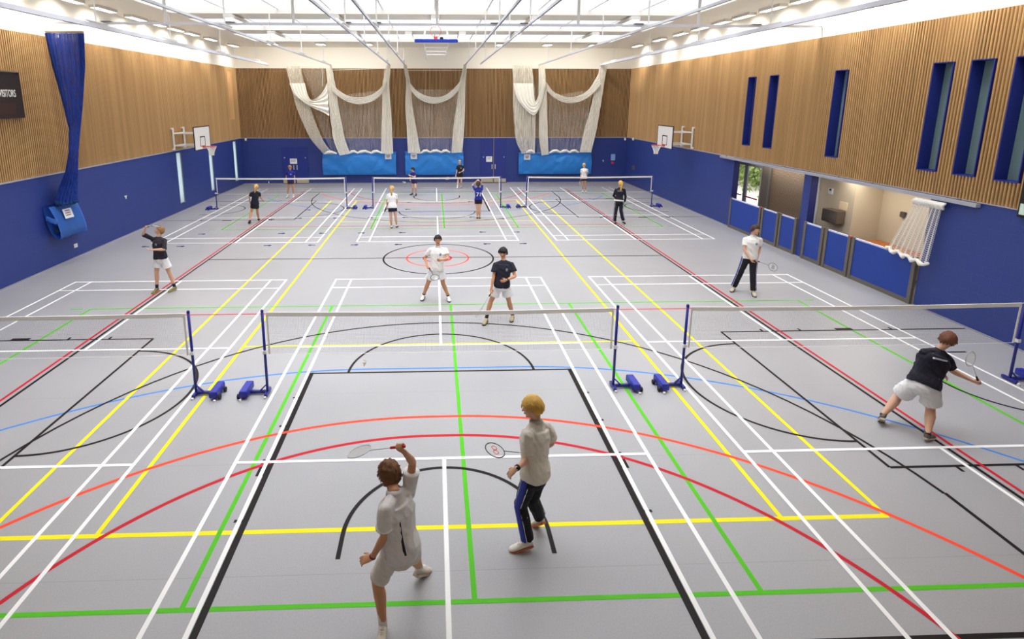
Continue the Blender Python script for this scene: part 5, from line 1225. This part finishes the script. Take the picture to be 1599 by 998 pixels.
        for k in range(4):
            a0 = 2*PI*k/4; tube(b, c2_+latS*(.013*s*math.cos(a0))+up*(.016*s*math.sin(a0)), c2_+latS*(.013*s*math.cos(a0+PI/2))+up*(.016*s*math.sin(a0+PI/2)), .0035*s, 5)
        child('emblem_ring', b, mt, t)
    if top.get('back_text'):
        b = bmesh.new(); x = -.105; rr2 = random.Random(4)
        while x < .10:
            w = rr2.uniform(.008, .014); c = spine(.80)-fwd*((.109*bw+ex+.006)*s)+latS*(-x)*s; bar(b, c-up*.012+fwd*.02, c+up*.012+fwd*.02, w, .05, up=tuple(fwd)); x += w+.005
        child('back_lettering', b, mat('faded_print', (186, 186, 196), .7), t)
    if top.get('number'):
        b = text_mesh(top['number'], .24, .022); c = spine(.46)-fwd*((.105*bw+ex+.010)*s); place(b, c, -latS*-1 if False else latS*-1*-1, up)
        # read from behind: x runs from the person's left to right
        bb = text_mesh(top['number'], .24, .03); b.free(); place(bb, spine(.46)-fwd*((.100+ex)*s), -latS, up, sx=1.0); child('shirt_number', bb, mat('number_white', (240, 240, 240), .7), t)
    if top.get('hemband'):
        for i, (col, q) in enumerate(top['hemband']):
            b = bmesh.new(); torso(b, ex+.004-.003*i, q0=q, q1=q+.0001)
            b.free(); b = bmesh.new(); c = spine(q); chain(b, [c-up*.006, c+up*.006], [((.158*bw+ex+.012)*s, (.113*bw+ex+.012)*s)]*2, lat=latH, n=24, dome=False); child('hem_stripe', b, mat('hem_'+str(col[0]), col, .8), t, True)
    if top.get('side'):
        for q in ('L',):
            sg = 1 if q == 'L' else -1; b = bmesh.new(); pts, rd_ = [], []
            for k in range(9):
                u = .02+.62*k/8; wq = min(tw, key=lambda w: abs(w[0]-u)); idx = [i for i in range(len(tw)-1) if tw[i][0] <= u <= tw[i+1][0]][0]; f = (u-tw[idx][0])/(tw[idx+1][0]-tw[idx][0]); ww = lerp(tw[idx][1], tw[idx+1][1], f); dd_ = lerp(tw[idx][2], tw[idx+1][2], f)
                an = math.radians(-64); pts.append(spine(u)+latH.lerp(latS, u).normalized()*(sg*(ww*bw+ex+.003)*s*math.cos(an))+fwd*((dd_*bw+ex+.006)*s*math.sin(an))); rd_.append((.006, lerp(.030, .006, k/8)))
            chain(b, pts, rd_, lat=(-fwd*.5+latS*sg).normalized(), n=8); child('side_panel', b, mat('side_'+top['side'][0], top['side'][1], .8), t, True)
    # ---- bottom
    b = bmesh.new(); kind = bottom['kind']; mb = mat('cloth_'+bottom['mat'], bottom['rgb'], .85, bump=.2, bscale=240, nscale=3, namt=.04)
    e2 = .012 if kind != 'skirt' else .02
    chain(b, [spine(.10), spine(0), spine(-.12)], [((.150*bw+.004)*s, (.106*bw+.004)*s), ((.160*bw+.006)*s, (.114*bw+.006)*s), ((.15*bw+e2)*s, (.115*bw+e2)*s)], lat=latH, n=20, flat_ends=(True, False))
    if kind == 'shorts':
        fr = bottom.get('len', .55); fl_ = bottom.get('flare', .112)
        for q in ('L', 'R'):
            Hp, K = J[q+'H'], J[q+'K']; chain(b, [Hp+up*.01, lerp(Hp, K, fr*.5), lerp(Hp, K, fr)], [.100*s*bw, .5*(.1+fl_)*s*bw, fl_*s*bw], n=18, flat_ends=(False, True))
    elif kind == 'skirt':
        m1 = (lerp(J['LH'], J['LK'], .35)+lerp(J['RH'], J['RK'], .35))/2; m2 = (lerp(J['LH'], J['LK'], bottom.get('len', .5))+lerp(J['RH'], J['RK'], bottom.get('len', .5)))/2
        chain(b, [spine(0), m1, m2], [(.185*s, .135*s), (.19*s, .145*s), (.20*s, .15*s)], lat=latH, n=20, flat_ends=(False, True))
    else:
        for q in ('L', 'R'):
            Hp, K, A_ = J[q+'H'], J[q+'K'], J[q+'A']; e = lerp(K, A_, .96)
            chain(b, [Hp+up*.01, lerp(Hp, K, .4), K], [.100*s*bw, .092*s*bw, .078*s*bw], n=16); chain(b, [K, lerp(K, A_, .5), e], [.078*s, .074*s, .072*s], n=16, flat_ends=(False, True))
    child(bottom.get('name', kind), folded_cloth(b, vox, .006 if det else .004, freq=9, st=.3), mb, t, True)
    if bottom.get('stripe'):
        for q, sg in (('L', 1), ('R', -1)):
            Hp, K, A_ = J[q+'H'], J[q+'K'], J[q+'A']; P_ = [Hp+up*.04, lerp(Hp, K, .3), lerp(Hp, K, .65), K, lerp(K, A_, .45), lerp(K, A_, .93)]; R_ = [.100, .092, .084, .074, .072, .070]
            def line(off, half, mm, nm, th):
                pts = []
                for p, r in zip(P_, R_):
                    ax = (A_-Hp).normalized(); o = latH*sg; o = (o-ax*o.dot(ax)).normalized(); fw = ax.cross(o); pts.append(p+(o*math.cos(off)+fw*math.sin(off))*(r+.0)*s*(bw if r > .085 else 1))
                bb = bmesh.new(); ax = (A_-Hp).normalized(); o = latH*sg; o = (o-ax*o.dot(ax)).normalized(); fw = ax.cross(o); chain(bb, pts, [(half*s, th)]*len(pts), lat=(fw*math.cos(off)-o*math.sin(off)), n=8); child(nm, bb, mm, t, True)
            line(0, .042, mat('panel_blue', (44, 58, 156), .8), 'side_panel', .013)
            line(.56, .006, mat('piping_white', (228, 226, 220), .7), 'piping', .008); line(-.56, .006, mat('piping_white', (228, 226, 220), .7), 'piping', .008)
    # ---- socks and shoes
    for q in ('L', 'R'):
        A_, T_ = J[q+'A'], J[q+'T']; K = J[q+'K']
        if shoes.get('sock'):
            b = bmesh.new(); sl = shoes.get('sl', .12); d = (K-A_).normalized(); chain(b, [A_-d*.02, A_+d*sl*.5, A_+d*sl], [.041*s, .042*s, .046*s], n=14, dome=False); child('sock', b, mat('sock_'+shoes['sock'][0], shoes['sock'][1], .9), t, True)
        f = (T_-A_); flat = V((f.x, f.y, 0)); 
        pitch = (A_.z-.085); dirn = (T_+V((0, 0, -.0)))-(A_-V((0, 0, .055))); dirn.normalize()
        upv = V((0, 0, 1)); upv = (upv-dirn*upv.dot(dirn)).normalized(); sd = dirn.cross(upv)
        hb = A_-upv*.055*s-dirn*.045*s; L = .285*s*(.9 if fem else 1)
        secs = [(0, .026, .030, .034), (.06, .036, .040, .040), (.25, .040, .044, .044), (.45, .042, .036, .034), (.68, .050, .030, .026), (.85, .046, .026, .022), (.96, .032, .021, .018), (1.0, .018, .016, .014)]
        b = bmesh.new(); rings = []; N = 16
        for u, w, h, cz in secs:
            c = hb+dirn*(L*u)+upv*((cz-.012)*s); rings.append([b.verts.new(c+sd*(w*s*math.cos(2*PI*k/N))+upv*(h*s*math.sin(2*PI*k/N))) for k in range(N)])
        for A1, B1 in zip(rings, rings[1:]):
            for k in range(N): b.faces.new((A1[k], B1[k], B1[(k+1) % N], A1[(k+1) % N]))
        b.faces.new(rings[0]); b.faces.new(rings[-1][::-1]); chain(b, [A_-upv*.03*s, A_+(K-A_).normalized()*.015], [.043*s, .046*s], n=12, dome=False)
        sh = child('shoe', b, mat('shoe_'+shoes['mat'][0], shoes['mat'][1], .5, nscale=14, namt=.2), t, True)
        b = bmesh.new(); lo, hi = [], []
        outl = [(-.01, .028), (.1, .038), (.3, .040), (.5, .042), (.7, .050), (.86, .046), (.97, .030), (1.02, .012)]
        path = [(u, w) for u, w in outl]+[(u, -w) for u, w in outl[::-1]]
        for u, w in path:
            c = hb+dirn*(L*u)+sd*(w*s); lo.append(b.verts.new(c-upv*.028*s)); hi.append(b.verts.new(c-upv*.002*s))
        b.faces.new(lo); b.faces.new(hi[::-1])
        for k in range(len(lo)): b.faces.new((lo[k], lo[(k+1) % len(lo)], hi[(k+1) % len(lo)], hi[k]))
        bmesh.ops.recalc_face_normals(b, faces=b.faces)
        child('sole', b, mat('sole_'+shoes['sole'][0], shoes['sole'][1], .6), sh)
        if det:
            b = bmesh.new()
            for u in (.42, .5, .58): c = hb+dirn*(L*u)+upv*((.066-.05*(u-.42))*s); tube(b, c-sd*.022*s, c+sd*.022*s, .004, 6)
            child('laces', b, M_TAPE, sh, True)
    return t, hd, J

BROWN = dict(mat='brown', rgb=(112, 74, 42)); DARKB = dict(mat='dark_brown', rgb=(62, 40, 28)); BLACKH = dict(mat='black', rgb=(24, 20, 20)); BLOND = dict(mat='blond', rgb=(214, 170, 82)); LBR = dict(mat='light_brown', rgb=(150, 112, 68)); FAIR = dict(mat='fair', rgb=(206, 166, 104)); AUB = dict(mat='auburn', rgb=(104, 58, 36))
WHITE_T = dict(mat='white_polo', rgb=(232, 230, 226), collar=1); NAVY_T = dict(mat='navy_tee', rgb=(28, 28, 46)); BLUE_T = dict(mat='blue_tee', rgb=(22, 34, 140))
W_SH = dict(kind='shorts', mat='white_shorts', rgb=(232, 232, 234)); K_SH = dict(kind='shorts', mat='navy_shorts', rgb=(22, 22, 34), len=.36, flare=.10)
S_WHITE = dict(mat=('white', (226, 222, 212)), sole=('grey', (120, 116, 110)), sock=('white', (228, 228, 226)), sl=.11)
def up(d, **k): r = dict(d); r.update(k); return r

t, hd, J = person('p1', 'brown haired boy in white shirt and shorts reaching up in the foreground, back turned', POSE['p1'], (-.55, .8, .05), 'c',
    up(BROWN, mess=.010, locks=260, lock=.04, lift=.006, vol=.014, low=-.08, wild=.35, front=.04), up(WHITE_T, side=('black', (40, 30, 46)), rgb=(226, 222, 222), mat='white_shirt', hem=-.14, loose=1, sleeve=.66, sw=.075, band=('white', (244, 244, 244))),
    up(W_SH, rgb=(214, 208, 200), mat='off_white_shorts', len=.86, flare=.094), dict(mat=('cream', (218, 208, 196)), sole=('cream', (190, 178, 160)), sock=('white', (228, 228, 226)), sl=.12), vox=.0085,
    hands=dict(R=dict(grip=RK['p1'], d=(-.45, -.35, .75), pn=(-.3, .8, .3), th=(-.8, -.2, .3)), L=dict(d=(-.8, .1, -.3), curl=30, pn=(-.2, .45, -.85), th=(0, 1, .2))))
racket('silver badminton racket with red grip held up by the foreground boy', hd['R'][0], hd['R'][1], .53, (0, -.1, 1), ('silver', (206, 210, 216)), ('red', (214, 40, 48)))
b = bmesh.new(); d = (J['LW']-J['LE']).normalized(); chain(b, [J['LW']-d*.02, J['LW']-d*.005], [.034, .034], n=14, dome=False); child('wristband', b, mat('dark_red_band', (120, 30, 34), .7), t, True)

t, hd, J = person('p2', 'blond boy in white polo shirt and navy track trousers walking left in the foreground', POSE['p2'], (-.95, .12, -.1), 'b',
    up(BLOND, fringe=.012, mess=.003, locks=260, lock=.055, lift=.0, vol=.020, low=-.055, front=.03, sides=1, wild=.12), up(WHITE_T, rgb=(222, 216, 204), mat='cream_polo', hem=-.16, loose=1, sleeve=.74, sw=.084),
    dict(kind='trousers', mat='navy_trousers', rgb=(20, 18, 30), stripe=1), dict(mat=('white', (226, 222, 212)), sole=('orange_gum', (190, 104, 70))), vox=.0085,
    hands=dict(R=dict(grip=RK['p2'], pn=(0, .6, -.6), th=(-.6, 0, .6)), L=dict(d=(-.75, .1, -.75), curl=26, pn=(.6, .4, -.5), th=(-.3, .6, .2))))
racket('dark framed badminton racket with red printed strings held low by the blond boy', hd['R'][0], hd['R'][1], .55, (.15, -.3, .95), ('black', (30, 30, 34)), ('black', (26, 26, 28)), ('red', (206, 84, 90)))
b = bmesh.new(); d = (J['LW']-J['LE']).normalized(); chain(b, [J['LW']-d*.035, J['LW']-d*.01], [.034, .034], n=14, dome=False); ellipsoid(b, J['LW']-d*.022+V((0, -.03, .012)), (.02, .01, .02)); child('wristwatch', b, M_BLACK, t, True)

t, hd, J = person('p3', 'boy in navy sweatshirt and white shorts looking up at the left side line', POSE['p3'], (-.85, -.2, .45), 'b',
    up(LBR, mess=.006, locks=90), up(NAVY_T, mat='navy_sweatshirt', rgb=(36, 30, 42), sleeve=.98, sw=.062, hem=-.05, emblem=('grey', (150, 160, 180)), ex=.0), up(W_SH, len=.6, flare=.125),
    dict(mat=('olive', (128, 120, 70)), sole=('tan', (176, 158, 120)), sock=('navy', (30, 34, 66)), sl=.11), vox=.0105, hands=dict(R=dict(grip=RK['p3'], pn=(.5, -.4, 0), th=(.5, -.3, .3)), L=dict(pn=(0, 0, 1), th=(0, -1, 0))))
racket('badminton racket held above the head of the boy in navy sweatshirt', hd['R'][0], hd['R'][1], .5, (0, .55, .8), ('black', (30, 30, 34)), ('black', (26, 26, 28)))
t, hd, J = person('p4', 'dark haired boy in white polo shirt and white shorts standing astride before the centre circle', POSE['p4'], (.05, -1, -.05), 'c',
    up(BLACKH, mess=.006, locks=120, lift=.012, front=.05), up(WHITE_T, emblem=('navy', (40, 56, 96)), ex=.075, hem=-.12, loose=1, sw=.076), up(W_SH, len=.66, flare=.13),
    dict(mat=('white', (232, 230, 224)), sole=('black', (36, 34, 34)), sock=('black', (40, 36, 36)), sl=.05), vox=.0105, hands=dict(R=dict(grip=RK['p4'], pn=(.8, -.2, 0), th=(.2, -1, 0)), L=dict(pn=(-.5, .6, 0), th=(0, -.3, 1), curl=50)))
racket('dark badminton racket held across the white shorts before the centre circle', hd['R'][0], hd['R'][1], .5, (.1, -.8, .55), ('black', (40, 40, 44)), ('black', (26, 26, 28)))
t, hd, J = person('p5', 'black haired boy in navy t-shirt and white shorts stepping forward beyond the centre net', POSE['p5'], (-.22, -1, -.02), 'c',
    up(BLACKH, mess=.004, locks=100, fringe=.026, vol=.018, front=.045), up(NAVY_T, emblem=('grey', (176, 184, 196)), ex=.065, hem=-.14, loose=1, sw=.08), up(W_SH, len=.62, flare=.13),
    dict(mat=('gold', (172, 160, 124)), sole=('black', (36, 34, 34)), sock=('black', (30, 28, 30)), sl=.10), vox=.0105, hands=dict(R=dict(grip=RK['p5'], pn=(.8, 0, 0), th=(0, -1, 0)), L=dict(pn=(-.2, .8, 0), th=(0, 0, 1), curl=40)))
racket('badminton racket pointing down from the hand of the boy in navy t-shirt', hd['R'][0], hd['R'][1], .55, (.9, -.25, 0), ('grey', (150, 154, 160)), ('black', (26, 26, 28)))
b = bmesh.new(); d = (J['LW']-J['LE']).normalized(); chain(b, [J['LW']-d*.035, J['LW']-d*.01], [.032, .032], n=12, dome=False); child('wristwatch', b, M_BLACK, t, True)
t, hd, J = person('p6', 'boy in white polo shirt and navy track trousers standing at the right', POSE['p6'], (.8, -.6, -.12), 'b',
    up(DARKB, mess=.004, locks=90, front=.045), up(WHITE_T, emblem=('blue', (50, 90, 140)), ex=.075, hem=-.06, sw=.074), dict(kind='trousers', mat='navy_trousers', rgb=(20, 18, 30), stripe=1),
    dict(mat=('beige', (190, 180, 156)), sole=('black', (46, 42, 40)), sock=('white', (228, 228, 226)), sl=.04), vox=.0105, hands=dict(L=dict(grip=RK['p6'], pn=(-.4, -.2, -.3), th=(0, -1, .2)), R=dict(pn=(.5, .3, .5), th=(.3, -1, .3), curl=34)))
racket('racket with white strings held out by the boy in white polo and track trousers', hd['L'][0], hd['L'][1], .52, (-.25, -.85, .45), ('blue_grey', (90, 110, 140)), ('black', (26, 26, 28)), ('dark', (96, 96, 104)))
t, hd, J = person('p7', 'stocky boy in navy t-shirt and white shorts lunging right, back turned', POSE['p7'], (.62, .62, -.42), 'b',
    up(AUB, mess=.006, locks=160, vol=.018, low=-.07, front=.02), up(NAVY_T, mat='navy_tee_back', rgb=(24, 20, 38), back_text=1, hem=-.03, loose=1, sleeve=.75, sw=.085), up(W_SH, len=.72, flare=.125),
    dict(mat=('grey_brown', (96, 88, 80)), sole=('cream', (196, 182, 156)), sock=('black', (24, 20, 26)), sl=.10), vox=.009, build=1.16, hands=dict(R=dict(grip=RK['p7'], pn=(-.2, .5, .6), th=(0, 0, 1)), L=dict(pn=(0, .5, -1), th=(0, -.3, .5))))
racket('white badminton racket held upright by the lunging boy near the right side line', hd['R'][0], hd['R'][1], .52, (-.2, -.8, .6), ('white', (214, 214, 214)), ('black', (26, 26, 28)))
FAR = .0125
person('p8', 'girl in navy t-shirt and dark skirt walking away on the far left court', POSE['p8'], (.05, 1, -.05), 'c', up(FAIR, tail=.7), up(NAVY_T, sleeve=.62), dict(kind='skirt', mat='navy_shorts', rgb=(22, 22, 34), len=.5), dict(mat=('brown', (90, 60, 56)), sole=('brown_sole', (70, 44, 44)), sock=('white', (228, 228, 226)), sl=.05), fem=True, vox=FAR)
person('p9', 'girl in royal blue t-shirt and dark shorts standing behind the far left net', POSE['p9'], (-.12, -1, -.08), 'c', up(LBR, low=-.09, vol=.018), up(BLUE_T, emblem=('white', (220, 230, 240)), ex=.05), up(K_SH, rgb=(52, 38, 36), mat='dark_brown_shorts'), S_WHITE, fem=True, vox=FAR)
t, hd, J = person('p10', 'girl in white t-shirt and navy skirt with long fair ponytail, back turned', POSE['p10'], (.25, 1, -.05), 'b', up(FAIR, tail=1.25, tx=-.02), up(WHITE_T, mat='white_tee', collar=0, rgb=(238, 238, 236), loose=1), dict(kind='skirt', mat='navy_skirt', rgb=(16, 16, 48), len=.42), dict(mat=('white', (232, 230, 224)), sole=('black', (36, 34, 34)), sock=('white', (228, 228, 226)), sl=.05), fem=True, vox=FAR, hands=dict(L=dict(grip=RK['p10'])))
racket('dark badminton racket held low by the girl in white t-shirt and navy skirt', hd['L'][0], hd['L'][1], .5, (.9, .1, 0), ('black', (30, 30, 34)), ('black', (26, 26, 28)))
t, hd, J = person('p11', 'dark haired girl in blue t-shirt standing sideways behind the far centre net', POSE['p11'], (-1, -.25, -.05), 'd', up(BLACKH, low=-.09, vol=.016), up(BLUE_T, rgb=(24, 22, 112), mat='indigo_tee'), K_SH, dict(mat=('black', (40, 38, 44)), sole=('grey', (120, 116, 110)), sock=('black', (30, 28, 30)), sl=.05), fem=True, vox=FAR, hands=dict(R=dict(grip=RK['p11'])))
racket('dark racket held low by the girl standing sideways behind the far net', hd['R'][0], hd['R'][1], .52, (.2, -.6, .8), ('black', (30, 30, 34)), ('black', (26, 26, 28)))
t, hd, J = person('p12', 'girl in black t-shirt and dark skirt standing before the middle sky blue bag', POSE['p12'], (-.15, -1, 0), 'd', up(FAIR, bun=1, vol=.006), up(NAVY_T, mat='black_tee', rgb=(22, 20, 24), emblem=('white', (220, 230, 240)), ex=.06), dict(kind='skirt', mat='black_skirt', rgb=(30, 22, 26), len=.4), S_WHITE, fem=True, vox=FAR, hands=dict(R=dict(grip=RK['p12']), L=dict(pn=(-.3, .6, 0), curl=45)))
racket('badminton racket held low to the left by the girl before the middle sky blue bag', hd['R'][0], hd['R'][1], .52, (.1, -.6, .8), ('white', (214, 214, 214)), ('blue', (70, 90, 150)))
person('p13', 'girl in royal blue shirt numbered 71 with both hands on her head, back turned', POSE['p13'], (.1, .95, .15), 'd', up(DARKB, tail=.5), up(BLUE_T, number='71', hem=-.06, loose=1, sleeve=.7), up(K_SH, len=.42), dict(mat=('olive_yellow', (150, 130, 60)), sole=('brown_sole', (70, 44, 44)), sock=('white', (228, 228, 226)), sl=.03), fem=True, vox=FAR, hands=dict(L=dict(pn=(0, .5, -1)), R=dict(pn=(0, .5, -1))))
t, hd, J = person('p14', 'blond girl in white t-shirt and black shorts standing before the right sky blue bag', POSE['p14'], (.35, -1, 0), 'd', up(BLOND, low=-.03, vol=.006), up(WHITE_T, mat='white_tee', rgb=(238, 238, 236), emblem=('pink', (226, 110, 140)), ex=.06), K_SH, S_WHITE, fem=True, vox=FAR, hands=dict(R=dict(grip=RK['p14'])))
racket('racket with red grip held by the blond girl before the right sky blue bag', hd['R'][0], hd['R'][1], .5, (.9, .1, .2), ('white', (214, 214, 214)), ('red', (214, 40, 48)))
t, hd, J = person('p15', 'girl in navy tracksuit with long blond ponytail, back turned, by the far right net', POSE['p15'], (-.25, 1, 0), 'b', up(BLOND, tail=1.25, tx=.03), dict(name='tracksuit_top', mat='navy_tracksuit', rgb=(22, 20, 36), sleeve=1.9, back_text=1, hem=-.02, loose=1), dict(kind='trousers', mat='navy_tracksuit', rgb=(22, 20, 36), stripe=1), dict(mat=('beige', (190, 180, 156)), sole=('black', (46, 42, 40))), fem=True, vox=FAR)
b = bmesh.new(); up_ = (J['NK']-J['PE']).normalized(); c = J['PE']+up_*.02; chain(b, [c-up_*.03, c+up_*.03], [(.20, .15)]*2, lat=(J['LH']-J['RH']), n=24, dome=False); child('shirt_hem', b, mat('cloth_white_tee', (238, 238, 236), .85), t, True)
